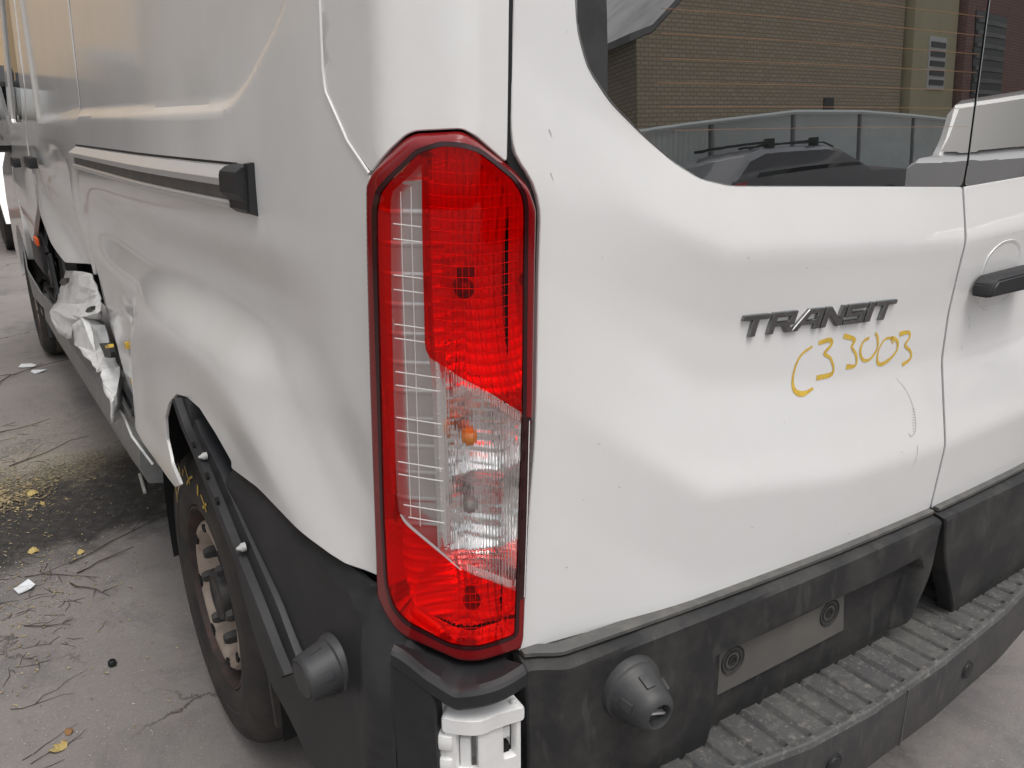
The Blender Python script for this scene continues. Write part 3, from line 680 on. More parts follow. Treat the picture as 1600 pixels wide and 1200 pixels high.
# second row of small ribs along the diagonal edges of the clear window
bm=bmesh.new()
for t in np.linspace(0,1,26):
    u=.072+(.146-.072)*t; z=1.092+(1.034-1.092)*t
    add_tube(bm,[body(u,z+.002,.006),body(u,z-.007,.006)],.0006,5)
    u=.082+(.136-.082)*t; z=.850+(.814-.850)*t
    add_tube(bm,[body(u,z+.008,.006),body(u,z-.001,.006)],.0006,5)
bm_obj('edge_ribs',bm,RIBM,lamp)['kind']='stuff'
strokes('chrome_edge',[([(.0085,.921),(.018,.907),(.055,.875),(.0765,.855)],[.0016,.004,.003,.0016])],lens_surf,.0010,ALU,lamp)
# fluted inner lenses
def flute_off(u,z): return .002+.0007*np.abs(np.sin((u-.06)*math.pi/.0042))
gridsheet('flutes',np.arange(.058,.1455,.0007),np.arange(.815,1.10,.0025),flute_off,FLUTE,lamp,mask=lambda U,Z:poly_sd(U,Z,CLR)>-.001)
# fine moulded grid on the inside of the red lens
bm=bmesh.new(); NP=160
for k in range(17):
    u=.056+.0056*k; run=[]
    for z in list(np.linspace(.755,1.33,NP)):
        ok=bool((poly_sd(u,z,LIN)>.004)&(poly_sd(u,z,CLR)<-.004))
        if ok: run.append(z)
        if (not ok or z>1.3299) and len(run)>1:
            add_tube(bm,[body(u,z_,.0085) for z_ in np.linspace(run[0],run[-1],6)],.00032,4); run=[]
        elif not ok: run=[]
for k in range(48):
    z=.760+.0118*k; run=[]
    for u in list(np.linspace(.052,.150,60)):
        ok=bool((poly_sd(u,z,LIN)>.004)&(poly_sd(u,z,CLR)<-.004))
        if ok: run.append(u)
        if (not ok or u>.1499) and len(run)>1:
            add_tube(bm,[body(u_,z+.06*(u_-.1)**2*20*(1 if k>18 else 0),.0085) for u_ in np.linspace(run[0],run[-1],5)],.00032,4); run=[]
        elif not ok: run=[]
bm_obj('lens_grid',bm,GRIDRED,lamp)['kind']='stuff'
# bulbs
def bulb(name,u,z,o,r,m,ln=1.3):
    x,y,nx,ny=plan(u);P=body(u,z,o);n=Vector((float(nx),float(ny),0))
    mt=Matrix.Translation(Vector(P))@n.to_track_quat('Z','Y').to_matrix().to_4x4()
    prof=[(r*.7,-r*2.2),(r*.7,-r)]+[(r*math.cos(a),r*ln*math.sin(a)) for a in np.linspace(-.7,math.pi/2-.01,12)]
    lathe(name,prof,m,lamp,20,mt,angle=60)
bulb('brake_bulb',.090,1.178,-.032,.0115,BULBRED)
bulb('indicator_bulb',.092,1.006,-.022,.0115,AMBER)
bulb('reversing_bulb',.090,.918,-.024,.011,BULBGLASS)
bulb('fog_bulb',.088,.790,-.024,.011,BULBRED)
box('bulb_shield',-.010,.010,-.004,.004,-.006,.006,BULBRED,lamp,.002,Matrix.Translation(Vector(body(.098,1.196,-.030))))

# ---- door track on the left side
track=bpy.data.objects.new('door_track',None); link(track,van)
def sweep(name,us,sec,m,parent,angle=30,caps=True):
    V=[];F=[]
    for u in us: V+=[side_surf(np.array(u),np.array(z),o) for o,z in sec]
    n=len(sec);k=len(us)
    for i in range(k-1):
        for j in range(n): F.append((i*n+j,i*n+(j+1)%n,(i+1)*n+(j+1)%n,(i+1)*n+j))
    if caps: F+=[tuple(range(n))[::-1],tuple(range((k-1)*n,k*n))]
    return mesh_obj(name,V,F,m,parent,angle=angle)
us=np.linspace(-1.845,-.405,30)
sweep('track_top',us,[(-.004,1.297),(.0185,1.281),(.0200,1.279),(.0200,1.2705),(.018,1.269),(-.004,1.269)],ALU,track)
sweep('track_channel',us,[(-.004,1.270),(.008,1.269),(.008,1.249),(-.004,1.249)],RAILD,track)
sweep('track_lip',us,[(-.004,1.249),(.012,1.249),(.015,1.246),(.015,1.242),(.008,1.236),(-.004,1.235)],ALU,track)
strokes('track_shadow_gap',[([(-1.845,1.2985),(-.40,1.2985)],[.004])],side_surf,.0008,SEAL,track)
sweep('track_cap',np.linspace(-.408,-.345,5),[(-.004,1.300),(.016,1.296),(.024,1.290),(.0255,1.284),(.0255,1.262),(.014,1.250),(.014,1.240),(.004,1.233),(-.004,1.232)],BLACK,track)
sweep('track_cap_tail',np.linspace(-.352,-.338,3),[(-.004,1.303),(.010,1.301),(.011,1.236),(-.004,1.230)],BLACK,track)

# ---- sliding door with its caved-in lower half
def slide_relief(u,z):
    o=-.006-.010*sst(-.002,.016,poly_sd(u,z,[(-1.76,1.371),(-1.76,2.0),(-3.05,2.0),(-2.88,1.364)]))
    d=np.exp(-((u+2.45)/.42)**2)*sst(1.34,1.02,z)
    w=sst(1.33,1.10,z)
    o=o-.09*d*sst(-1.80,-2.3,u)
    k=sst(-1.88,-2.05,u)*sst(-3.35,-3.1,u)
    fold=np.sin((u+3.0+(1.22-z)*-1.5)*9.5)*.5+.5
    o=o+w*.026*fold*k
    return o
slide=rnd([(p[0]-.011,p[1]) for p in DOOR_EDGE[:7]]+[(-1.905,.93),(-2.10,.905),(-2.45,.87),(-2.85,.84),(-3.00,.90),(-3.12,.99),(-3.30,1.06),(-3.42,1.15),(-3.40,1.30),(-3.20,1.5),(-3.15,2.06)],.01,3)
sdr=bpy.data.objects.new('sliding_door',None); link(sdr,van)
panel('sliding_panel',slide,lambda u,z,off=0.:body(u,z,slide_relief(u,z)+off),WHITE_SIDE,sdr,step=.016,rim=((.002,-.002),(.003,-.02)))
hb=lambda nm,u,z,par:box(nm,-.03,.0,-.10,.10,-.020,.022,BLACK,par,.006,Matrix.Translation(Vector(body(np.array(u),np.array(z),.012))))
hb('handle',-2.98,1.213,sdr)
# strip of door jamb exposed by the dent
strokes('door_shut_line',[([(-1.7595,2.05),(-1.7605,1.376),(-1.868,1.290),(-1.868,1.235),(-1.838,1.12),(-1.888,1.0)],[.009])],body,-.012,SEAL,van)
strokes('door_shut_edge',[([(-1.885,1.02),(-1.862,.912),(-1.785,.810),(-1.65,.727)],[.012,.022,.030,.03])],body,-.012,SILLG,van)
# ---- cab door
cabd=bpy.data.objects.new('cab_door',None); link(cabd,van)
cab=rnd([(-3.205,2.06),(-3.22,1.5),(-3.43,1.30),(-3.45,1.15),(-3.55,1.0),(-3.75,.86),(-3.95,.80),(-4.45,.80),(-4.48,1.22),(-4.30,1.4),(-3.9,2.06)],.02,3)
panel('cab_panel',cab,lambda u,z,off=0.:body(u,z,-.004+.012*np.sin((z-.8)*9+u*3)*sst(1.25,1.0,z)+off),WHITE_SIDE,cabd,step=.05,holes=[rnd([(-3.42,1.95),(-3.42,1.45),(-3.55,1.36),(-4.15,1.36),(-3.86,1.95)],.05,4)],rim=((.002,-.002),(.003,-.02)))
panel('cab_window',rnd([(-3.41,1.96),(-3.41,1.44),(-3.54,1.35),(-4.17,1.35),(-3.87,1.96)],.05,4),lambda u,z,off=0.:body(u,z,-.014+off),GLASS,cabd,step=.2,rim=())
hb('handle',-3.78,1.186,cabd)
# door mirror
mir=bpy.data.objects.new('door_mirror',None); link(mir,van)
box('mirror_shell',-.17,.055,4.42,4.60,1.215,1.575,BLACK,mir,.045)
box('mirror_arm',.02,.12,4.45,4.56,1.16,1.25,BLACK,mir,.02)
box('mirror_glass',-.150,.040,4.405,4.416,1.25,1.54,GLASS,mir,.003)
# front wing, nose, roof and right side
wing=rnd([(-4.455,.80),(-4.49,1.22),(-4.6,1.25),(-5.35,1.10),(-5.55,.9),(-5.60,.55),(-5.33,.42),(-5.33,.5),(-5.22,.69),(-5.05,.78),(-4.85,.79),(-4.68,.74),(-4.55,.62)],.03,4)
panel('front_wing',wing,lambda u,z,off=0.:body(u,z,.004+off),WHITE_SIDE,van,step=.06,rim=((.002,-.002),(.003,-.03)))
panel('right_side_panel',[(1.827,.45),(1.895,.45),(1.895,2.06),(1.830,2.06)],body,WHITE_SIDE,van,step=.05,rim=((.002,-.02),))
def prism_x(name,x0,x1,prof,m,par):
    n=len(prof);V=[(x0,y,z) for y,z in prof]+[(x1,y,z) for y,z in prof]
    return mesh_obj(name,V,[tuple(range(n)),tuple(range(n,2*n))[::-1]]+[(i,n+i,n+(i+1)%n,(i+1)%n) for i in range(n)],m,par,angle=30)
prism_x('right_body_side',1.985,2.03,[(.06,.45),(.06,2.3),(3.7,2.3),(4.5,1.35),(5.6,1.1),(5.75,.5),(5.3,.42),(5.1,.7),(4.7,.7),(4.55,.42),(1.4,.42),(1.3,.7),(.75,.7),(.6,.42)],WHITE_SIDE,van)
V=[];F=[];ys=[.05,.10,.2,3.6]
for y in ys:
    for t in np.linspace(0,1,13):
        x=.09+(1.975-.09)*t; h=2.052+.26*(1-abs(2*t-1)**5)*(0 if y<.06 else .55 if y<.15 else 1); V.append((x,y+.02,h))
n=13
for i in range(len(ys)-1):
    for j in range(n-1): F.append((i*n+j,i*n+j+1,(i+1)*n+j+1,(i+1)*n+j))
mesh_obj('roof',V,F,WHITE,van)
prism_x('windscreen',.12,1.94,[(3.64,2.26),(3.67,2.30),(4.62,1.30),(4.58,1.27)],GLASS,van)
prism_x('bonnet',.06,1.99,[(4.60,1.29),(5.55,1.08),(5.75,.95),(5.78,.45),(5.70,.45),(5.65,.9),(5.5,1.03),(4.58,1.24)],WHITE,van)
# unseen black core added to block light behind the gaps, and the underbody
box('gap_light_block',.24,1.93,.17,4.6,.93,2.03,DARK,van)
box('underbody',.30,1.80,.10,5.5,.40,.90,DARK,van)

# ---- crumpled sill and torn lower door, flat shaded sheets of folded metal
def fold(name,V,F,m,thick=.006,par=van,smooth=False):
    o=mesh_obj(name,V,F,m,par,smooth=smooth)
    md=o.modifiers.new('thickness','SOLIDIFY'); md.thickness=thick; md.offset=-1
    return o
CRV={'a0': (0.05, 3.197, 0.761), 'a1': (0.04, 2.676, 0.833), 'a2': (0.03, 2.225, 0.888), 'b0': (0.03, 3.337, 0.667), 'b1': (0.0, 2.316, 0.841), 'b2': (0.02, 2.054, 0.862), 'c0': (0.02, 3.656, 0.544), 'c1': (-0.01, 2.397, 0.762), 'c2': (0.015, 1.973, 0.842), 'd0': (-0.03, 3.267, 0.587), 'd1': (-0.035, 2.043, 0.788), 'd2': (0.0, 1.868, 0.833), 'd3': (0.015, 2.044, 0.768), 'e0': (-0.045, 3.147, 0.575), 'e1': (-0.05, 2.78, 0.591), 'e2': (-0.055, 2.401, 0.645), 'e3': (-0.05, 2.304, 0.669), 'e4': (-0.045, 2.29, 0.714), 'f0': (-0.06, 2.11, 0.756), 'f1': (-0.06, 2.138, 0.683), 'f2': (-0.055, 1.855, 0.694), 'f3': (-0.05, 1.743, 0.687), 'f4': (-0.03, 1.921, 0.7), 'f5': (0.0, 1.989, 0.706), 'f6': (0.02, 1.954, 0.719), 'f7': (0.02, 1.989, 0.765), 'f8': (-0.02, 2.005, 0.767), 'g0': (-0.05, 1.674, 0.708), 'g1': (-0.055, 1.613, 0.689), 'g2': (-0.06, 1.571, 0.673), 'g3': (-0.06, 1.489, 0.67), 'g4': (-0.04, 1.523, 0.679), 'g5': (0.0, 1.704, 0.704), 'g6': (0.01, 1.807, 0.707), 'g7': (-0.015, 1.857, 0.712), 'h0': (-0.06, 1.496, 0.614), 'h2': (0.02, 1.815, 0.661), 'h3': (0.02, 1.844, 0.597), 'h4': (0.0, 1.803, 0.53)}
CRF='a0 a1 b1 b0|a1 a2 b2 b1|b0 b1 c1 c0|b1 b2 c2 c1|c0 c1 d1 d0|c1 c2 d2 d1|d0 d1 e4|d0 e4 e3 e2 e1 e0|d1 d2 d3 f8|d3 f7 f5 f8|f7 f6 f5|f8 f5 g7 f4|d1 f8 f4 f1 f0|f1 f4 f3 f2|f4 g7 g0 f3|g7 f5 f6 g6|g7 g6 g5 g0|g0 g5 g4 g1|g1 g4 g3 g2|g5 h2 h3 g4|g4 h3 h4 h0 g3'
ck=list(CRV); bm=bmesh.new(); vv={k:bm.verts.new(v) for k,v in CRV.items()}
for f in CRF.split('|'): bm.faces.new([vv[k] for k in f.split()])
bmesh.ops.triangulate(bm,faces=bm.faces[:]); bmesh.ops.subdivide_edges(bm,edges=bm.edges[:],cuts=2,use_grid_fill=True)
for v in bm.verts: v.co.x+=random.uniform(-.0035,.0035)
o=bm_obj('crumpled_sill',bm,WHITE_BARE,van,smooth=True,angle=9); md=o.modifiers.new('t','SOLIDIFY'); md.thickness=.005; md.offset=0
for nm,pts,m in (('torn_hole',[(0.005, 2.945, 0.754), (0.005, 2.835, 0.787), (0.005, 2.655, 0.816), (0.005, 2.698, 0.792), (0.005, 2.856, 0.756)],SEAL),('torn_hole',[(-0.035, 1.841, 0.844), (-0.035, 1.78, 0.865), (-0.035, 1.693, 0.885), (-0.035, 1.712, 0.872), (-0.035, 1.798, 0.848)],SEAL),('torn_hole',[(-0.02, 1.777, 0.761), (-0.02, 1.593, 0.802), (-0.02, 1.561, 0.784), (-0.02, 1.572, 0.766), (-0.02, 1.7, 0.738), (-0.02, 1.719, 0.748)],SEAL),('plug_tab',[(-0.032, 1.557, 0.805), (-0.032, 1.489, 0.823), (-0.032, 1.486, 0.815), (-0.032, 1.553, 0.798)],YELLOW)):
    fold(nm,pts,[tuple(range(len(pts)))],m,.012)
# lower grey sill moulding
def sweep_y(name,secs,m,par):
    V=[];F=[];n=len(secs[0][1])
    for y,s in secs: V+=[(x,y,z) for x,z in s]
    for i in range(len(secs)-1):
        for j in range(n): F.append((i*n+j,i*n+(j+1)%n,(i+1)*n+(j+1)%n,(i+1)*n+j))
    F+=[tuple(range(n)),tuple(range((len(secs)-1)*n,len(secs)*n))[::-1]]
    return mesh_obj(name,V,F,m,par,angle=30)
sweep_y('sill_moulding',[(y,[(.10,.50+dz),(.035,.50+dz),(.012,.47+dz),(.004,.40+dz),(.02,.345+dz),(.10,.33+dz)]) for y,dz in ((4.45,-.04),(3.8,-.03),(3.0,-.01),(2.4,.0),(1.9,.01),(1.62,.03))],SILLG,van)
# light inner sill that runs down to the front of the wheel arch
sweep_y('rear_sill',[(y,[(.14,zt),(.045,zt),(.010,zt-.02),(.012,zt-.06),(.05,zb_),(.14,zb_)]) for y,zt,zb_ in ((1.86,.66,.50),(1.72,.635,.47),(1.5,.60,.46),(1.36,.575,.47))],SILLG,van)
fold('torn_sill_edge',[(-.02,1.80,.66),(-.035,1.70,.63),(-.02,1.58,.60),(-.025,1.45,.585),(.0,1.80,.57),(.005,1.66,.555),(.0,1.52,.55),(-.015,1.25,.575),(0,1.3,.54)],[(0,1,5,4),(1,2,6,5),(2,3,6),(3,7,8,6)],WHITE_BARE)
# hole ahead of the sliding door: ripped rocker with exposed black parts
for nm,vs,m in (('exposed_inner_panel',[(.09,4.9,.86),(.07,4.3,.90),(.08,3.5,.90),(.09,3.0,.86),(.09,3.0,.50),(.09,3.7,.42),(.09,4.9,.50)],DARK),):
    fold(nm,vs,[tuple(range(len(vs)))],m,.02)
fold('torn_rocker',[(.03,5.01,.73),(.0,4.75,.71),(-.02,4.46,.60),(.0,4.1,.53),(.03,3.64,.50),(.04,3.70,.42),(.02,4.05,.42),(-.01,4.5,.44),(.02,4.9,.52)],[(0,1,2,7,8),(2,3,6,7),(3,4,5,6)],SILLG)
bm=bmesh.new()
for k in range(14):
    p=Vector((.05+random.uniform(-.02,.03),3.25+random.uniform(0,1.3),.62+random.uniform(-.08,.16)))
    q=[p+Vector((random.uniform(-.03,.02),random.uniform(-.15,.15)*i,random.uniform(-.10,.10)*i)) for i in range(4)]
    add_tube(bm,q,.012,6)
bm_obj('loose_wiring',bm,SEAL,van)['kind']='stuff'
box('seat_belt_reel',.0,.06,3.75,4.2,.66,.83,BLACK,van,.03)
box('orange_tag',-.012,.0,3.66,3.80,.815,.850,ORANGE,van,.004)

# ---- wheels
def make_wheel(y,xo,rad):
    w=bpy.data.objects.new('wheel',None); link(w,van); w.location=(xo,y,rad); 
    mt=Matrix.Rotation(R(-90),4,'Y')          # lathe axis z -> -x (outwards to the left)
    T=[(.205,-.012),(.212,.004),(.222,.010),(.245,.013),(.255,.012),(.258,.0145),(.285,.013),(.288,.015),(.302,.011),(.318,.002),(.330,-.012),(.337,-.028),(.339,-.05)]
    s=rad/.34
    lathe('tyre',[(r*s,h) for r,h in T],RUBBER,w,96,mt,angle=25)
    tr=[(.339,-.05)]
    for k in range(5): tr+=[(.339,-.052-.036*k),(.339,-.078-.036*k),(.331,-.080-.036*k),(.331,-.086-.036*k)]
    tr+=[(.335,-.235),(.30,-.25),(.2,-.25)]
    o=lathe('tread',[(r*s,h) for r,h in tr],TREADM,w,96,mt,angle=25)
    bm=bmesh.new()
    for k in range(72):
        a=2*math.pi*k/72; add_box(bm,-.0035,.0035,.326,.3405,-.078,-.046,0,mt@Matrix.Rotation(a,4,'Z')@Matrix.Rotation(.0,4,'X'))
    bm_obj('tread_groove',bm,SEAL,w)['kind']='stuff'
    lathe('barrel',[(.207,-.012),(.209,.004),(.204,.004),(.199,-.006),(.190,-.05),(.178,-.08),(.165,-.09)],BARREL,w,72,mt)
    rm=lathe('rim',[(.176,-.085),(.174,-.030),(.170,-.010),(.163,-.003),(.152,-.004),(.143,-.014),(.136,-.026),(.128,-.040),(.116,-.046),(.04,-.046)],RIM,w,72,mt)
    for k in range(8):
        a=2*math.pi*(k+.3)/8
        lathe('hand_hole',[(.0001,.0),(.013,.0),(.0135,-.004)],DARK,rm,18,mt@Matrix.Translation((.157*math.cos(a),.157*math.sin(a),-.0015))@Matrix.Rotation(a,4,'Z')@Matrix.Diagonal((.7,1.3,1,1)))
    lathe('hub',[(.060,-.09),(.058,-.012),(.054,-.004),(.046,-.001),(.043,-.004),(.030,-.005),(.0001,-.005)],HUBM,w,40,mt)
    for k in range(6):
        a=2*math.pi*(k+.5)/6
        lathe('lug_nut',[(.020,-.048),(.020,-.036),(.0165,-.032),(.0150,-.006),(.011,.002),(.0001,.003)],HUBM,w,6,mt@Matrix.Translation((-.0+.098*math.cos(a),.098*math.sin(a),0)),angle=30)
    lathe('brake_drum',[(.172,-.16),(.172,-.10),(.0001,-.10)],RUST,w,48,mt)
    return w
w1=make_wheel(WHEEL_Y,.028,.34)
w2=w1.copy(); COL.objects.link(w2); w2.location=(.02,FRONT_Y,.34)
for ch in list(w1.children):
    c2=ch.copy(); COL.objects.link(c2); c2.parent=w2
# yellow and pale paint marks on the rear tyre
ts=lambda u,z,off=0.:np.stack([.028-(.0145+np.asarray(off))+0*np.asarray(u),np.asarray(u,float),np.asarray(z,float)],-1)
def arc(r0,a0,r1,a1,n=5): return [(WHEEL_Y+(r0+(r1-r0)*t)*math.cos(R(a0+(a1-a0)*t)),.34+(r0+(r1-r0)*t)*math.sin(R(a0+(a1-a0)*t))) for t in np.linspace(0,1,n)]
for q in [(arc(.285,62,.315,52),[.004]),(arc(.262,66,.312,64),[.004]),(arc(.27,54,.31,46),[.003]),(arc(.262,44,.265,56),[.003])]: strokes('tyre_mark',[q],ts,.001,CHALK,w1).parent=van
for q in [(arc(.27,84,.305,78),[.007]),(arc(.262,76,.30,92),[.005]),(arc(.27,98,.30,100),[.009]),(arc(.262,106,.298,112),[.006]),(arc(.28,70,.295,74),[.006]),(arc(.268,60,.30,66,6),[.007]),(arc(.262,50,.298,56),[.006]),(arc(.275,112,.29,104),[.008]),(arc(.255,38,.285,46),[.006])]: strokes('tyre_mark',[q],ts,.0012,YELLOW,w1).parent=van

# ---- wheel arch: dark liner with moulded ribs, loose arch moulding, mud flap
V=[];F=[];N=40
for i in range(N+1):
    a=R(-12+200*i/N); rr=.44
    for x in (.015,.32): V.append((x,.92+rr*math.cos(a),.36+rr*1.02*math.sin(a)))
for i in range(N): F.append((2*i,2*i+1,2*i+3,2*i+2))
mesh_obj('arch_liner',V,F,DARK,van)
bm=bmesh.new()
for i in range(24):
    a=R(160-2.9*i); c0=Vector((.02,.92+.43*math.cos(a),.36+.445*math.sin(a)))
    add_box(bm,-.012,.07,-.0035,.0035,-.020,.006,0,Matrix.Translation(c0)@Matrix.Rotation(a-math.pi/2,4,'X'))
bm_obj('liner_ribs',bm,BLACK,van)['kind']='stuff'
tl=[(.823,.861),(.782,.825),(.720,.795),(.634,.752),(.550,.702),(.438,.643),(.355,.602),(.289,.573)]
trr=[(.789,.867),(.702,.813),(.585,.788),(.487,.729),(.361,.682),(.288,.629),(.253,.607)]
A=np.array(tl);Bq=np.array([np.array([np.interp(t,np.linspace(0,1,7),[p[0] for p in trr]),np.interp(t,np.linspace(0,1,7),[p[1] for p in trr])]) for t in np.linspace(0,1,8)])
def resamp(P,n): 
    t=np.linspace(0,1,len(P)); return np.stack([np.interp(np.linspace(0,1,n),t,P[:,0]),np.interp(np.linspace(0,1,n),t,P[:,1])],1)
A=resamp(A,24);Bq=resamp(Bq,24)
V=[];F=[]
for (a0,a1),(b0,b1) in zip(A,Bq):
    V+=[(.045,a0+.012,a1-.004),(-.026,a0,a1),(-.034,a0*.75+b0*.25,a1*.75+b1*.25),(-.031,b0*.55+a0*.45,b1*.55+a1*.45),(-.018,b0*.55+a0*.45-.001,b1*.55+a1*.45),(-.012,b0,b1),(.0,b0,b1+.003),(.045,b0+.01,b1-.003)]
n=8
for i in range(23):
    for j in range(n): F.append((i*n+j,i*n+(j+1)%n,(i+1)*n+(j+1)%n,(i+1)*n+j))
F+=[tuple(range(n)),tuple(range(23*n,24*n))[::-1]]
PLATEC=mat('grey_clip_plastic',(.5,.5,.49),.5)
am=mesh_obj('arch_moulding',V,F,BLACK,van,angle=30)
for t,m,s in ((.30,PLATEC,.008),(.58,PLATEC,.009)):
    i=int(t*23); p=Vector((-.022,Bq[i][0]*.8+A[i][0]*.2,Bq[i][1]*.8+A[i][1]*.2)); lathe('push_clip',[(s*.8,-.004),(s*.8,.002),(s*.5,.005),(s*.3,.009),(.0001,.011)],m,am,16,Matrix.Translation(p)@Matrix.Rotation(R(-90),4,'Y'))
for t in (.22,.36,.46):
    i=int(t*23); p=Vector((-.028,Bq[i][0]*.62+A[i][0]*.38,Bq[i][1]*.62+A[i][1]*.38)); lathe('clip_hole',[(.007,-.001),(.0065,.0035),(.0001,.0037)],DARK,am,16,Matrix.Translation(p)@Matrix.Rotation(R(-90),4,'Y'))
box('moulding_bracket',-.012,.03,-.020,.020,-.030,.030,BLACK,van,.006,Matrix.Translation((-.006,.762,.842)))
prism_x('mud_flap',.025,.30,[(.600,.47),(.572,.30),(.568,.272),(.556,.272),(.560,.30),(.588,.47)],FLAPM,van)

# ---- rear step: tread with closed-end grooves, rolled front edge, front face
step=bpy.data.objects.new('bumper_step',None); link(step,van)
def yo(x): return np.interp(x,[.10,.18,.30,.60,.746,.957,1.2,1.5,1.75,1.88,1.95],[.10,-.03,-.115,-.168,-.176,-.170,-.150,-.105,-.05,.02,.12])
GP,GX0=.0466,.708
def step_z(x,y):
    out=yo(x); d=y-out
    gx=np.abs(((x-GX0)/GP+.5)%1-.5)*GP
    # capsule-shaped groove: runs from the door to 1.2 cm short of the edge
    dy=np.maximum(0,.016-d); r=np.hypot(gx,dy)
    g=sst(.0068,.0045,r); lipg=1.5*np.exp(-((r-.0085)/.0018)**2)
    lipe=sst(.013,.004,d)
    return .475-.0080*g+.0012*lipg+.0018*lipe
xs=np.arange(.12,1.93,.0022);ds_=np.r_[np.linspace(0,.03,14),np.linspace(.034,.20,20)]
V=[];n=len(xs)
sec=[(.014,-.125),(.006,-.122),(.0,-.11),(-.001,-.02),(.0008,-.008),(.003,-.003)]
rows=[]
for dy,dz in sec: rows.append(np.stack([xs,yo(xs)+dy,.475+dz+0*xs],1))
for d in ds_: rows.append(np.stack([xs,yo(xs)+d+.004,step_z(xs,yo(xs)+d)],1))
V=np.concatenate(rows);F=[(j*n+i,j*n+i+1,(j+1)*n+i+1,(j+1)*n+i) for j in range(len(rows)-1) for i in range(n-1)]
mesh_obj('step_tread',V[4*n:],F[:-4*(n-1)],STEP,step,angle=None)
mesh_obj('step_front',V[:5*n],F[:4*(n-1)],STEPF,step,angle=None)
for x in (.66,1.052,1.40):
    y=float(yo(np.array(x)));mt=Matrix.Translation((x,y-.001,.415))@Matrix.Rotation(R(90),4,'X')
    lathe('parking_sensor',[(.0175,-.004),(.0175,.0015),(.0155,.003),(.0135,.002),(.0128,.0035),(.006,.0045),(.0001,.0047)],BLACK,step,32,mt)
bm=bmesh.new(); x=.842;y=float(yo(np.array(x))); add_box(bm,x-.0012,x+.0012,y-.0018,y+.01,.36,.470); bm_obj('step_seam',bm,TRIMLIP,step)
box('step_support',.25,1.78,-.05,.10,.30,.44,DARK,van)
exec_after=None

# ================================================================= DEBRIS ON THE GROUND
TWIG=mat('dry_twig_bark',(.045,.032,.024),.85,noise=(60,.6,(.09,.07,.05)))
LEAFY=mat('yellow_dry_leaf',(.50,.40,.16),.8,noise=(40,.6,(.40,.28,.10)))
LEAFB=mat('brown_dry_leaf',(.26,.13,.05),.8,noise=(40,.6,(.34,.2,.09)))
SHARD=mat('white_plastic_shard',(.72,.74,.76),.4)
LITTER=mat('straw_litter',(.44,.36,.20),.9,noise=(60,.8,(.17,.12,.07)))
def twig(x,y,l,ang,label,r=.0032,branches=1,kink=.6):
    bm=bmesh.new();d=Vector((math.cos(ang),math.sin(ang),0));s=Vector((-d.y,d.x,0))
    pts=[];o_=0
    for k in range(6):
        t=k/5; o_+=random.uniform(-kink,kink)*l*.12; pts.append(Vector((0,0,r*1.2+.002*random.random()))+d*l*(t-.5)+s*o_)
    r*=.55; add_tube(bm,pts,[r*(1-.13*k) for k in range(6)],6)
    for b_ in range(branches):
        k=random.randint(1,4);a=ang+random.choice((-1,1))*random.uniform(.5,1.1);dd=Vector((math.cos(a),math.sin(a),.12));ll=l*random.uniform(.25,.45)
        add_tube(bm,[pts[k],pts[k]+dd*ll*.5,pts[k]+dd*ll+Vector((0,0,-.03*ll))],[r*.6,r*.45,r*.3],5)
    o=bm_obj('twig',bm,TWIG); o.location=(x,y,0); tag(o,label,'twig','twigs lying on the concrete'); return o
def gpt(px,py,z=0.):
    d=_f+_R*(px-800)/FPX-_U*(py-600)/FPX; k=(z-CAM[2])/d[2]; return CAM+d*k
GPT={}
TW=[(-.140,4.40,.62,1.0,'long dark twig with a fork lying highest up the ground left of the sill',.007,1),
(-.158,1.80,.17,-.9,'dark three-pronged twig by itself left of the rear wheel',.0042,2),
(-.29,1.66,.13,-.4,'knotted cluster twig among straw at the left edge below the dark patch',.0034,3),
(-.285,1.33,.15,.55,'straight thin twig with a dark knot pointing to the upper right',.0016,0),
(-.335,1.30,.14,-.25,'curved wiry twig bent like a bow at the left edge',.0018,0),
(-.345,1.145,.13,.7,'wiry twig slanting up from the lower left edge',.0018,0),
(-.325,1.08,.11,.1,'thin horizontal twig with a brown bud near the bottom left corner',.0018,0),
(-.29,1.12,.06,.75,'short straight twig stub just right of the thin budded twig',.0016,0),
(.0,2.05,.40,.35,'long bare twig along the lower edge of the dark oily patch',.004,1),
(-.10,1.98,.20,.5,'dark twig with a split end just below the oily patch',.004,1),
(-.22,1.93,.24,-.55,'crossed twig with side shoots between the oily patch and the prong twig',.003,3),
(-.26,3.55,.34,.35,'grey twig across the pale sand above the oily patch',.004,1),
(-.12,3.10,.38,.5,'crooked twig on the sand nearest the grey sill moulding',.0045,1),
(-.25,1.52,.06,-1.0,'tiny upright splinter twig left of the black nut',.0014,0),
(-.16,1.57,.05,1.1,'small loose splinter twig above the black nut',.0012,0),
(-.30,4.55,.22,.2,'small dark twig furthest away beside the front wheel',.005,1)]
for x,y,l,a,lab,r,br in TW: twig(x,y,l,a,lab,r,br)
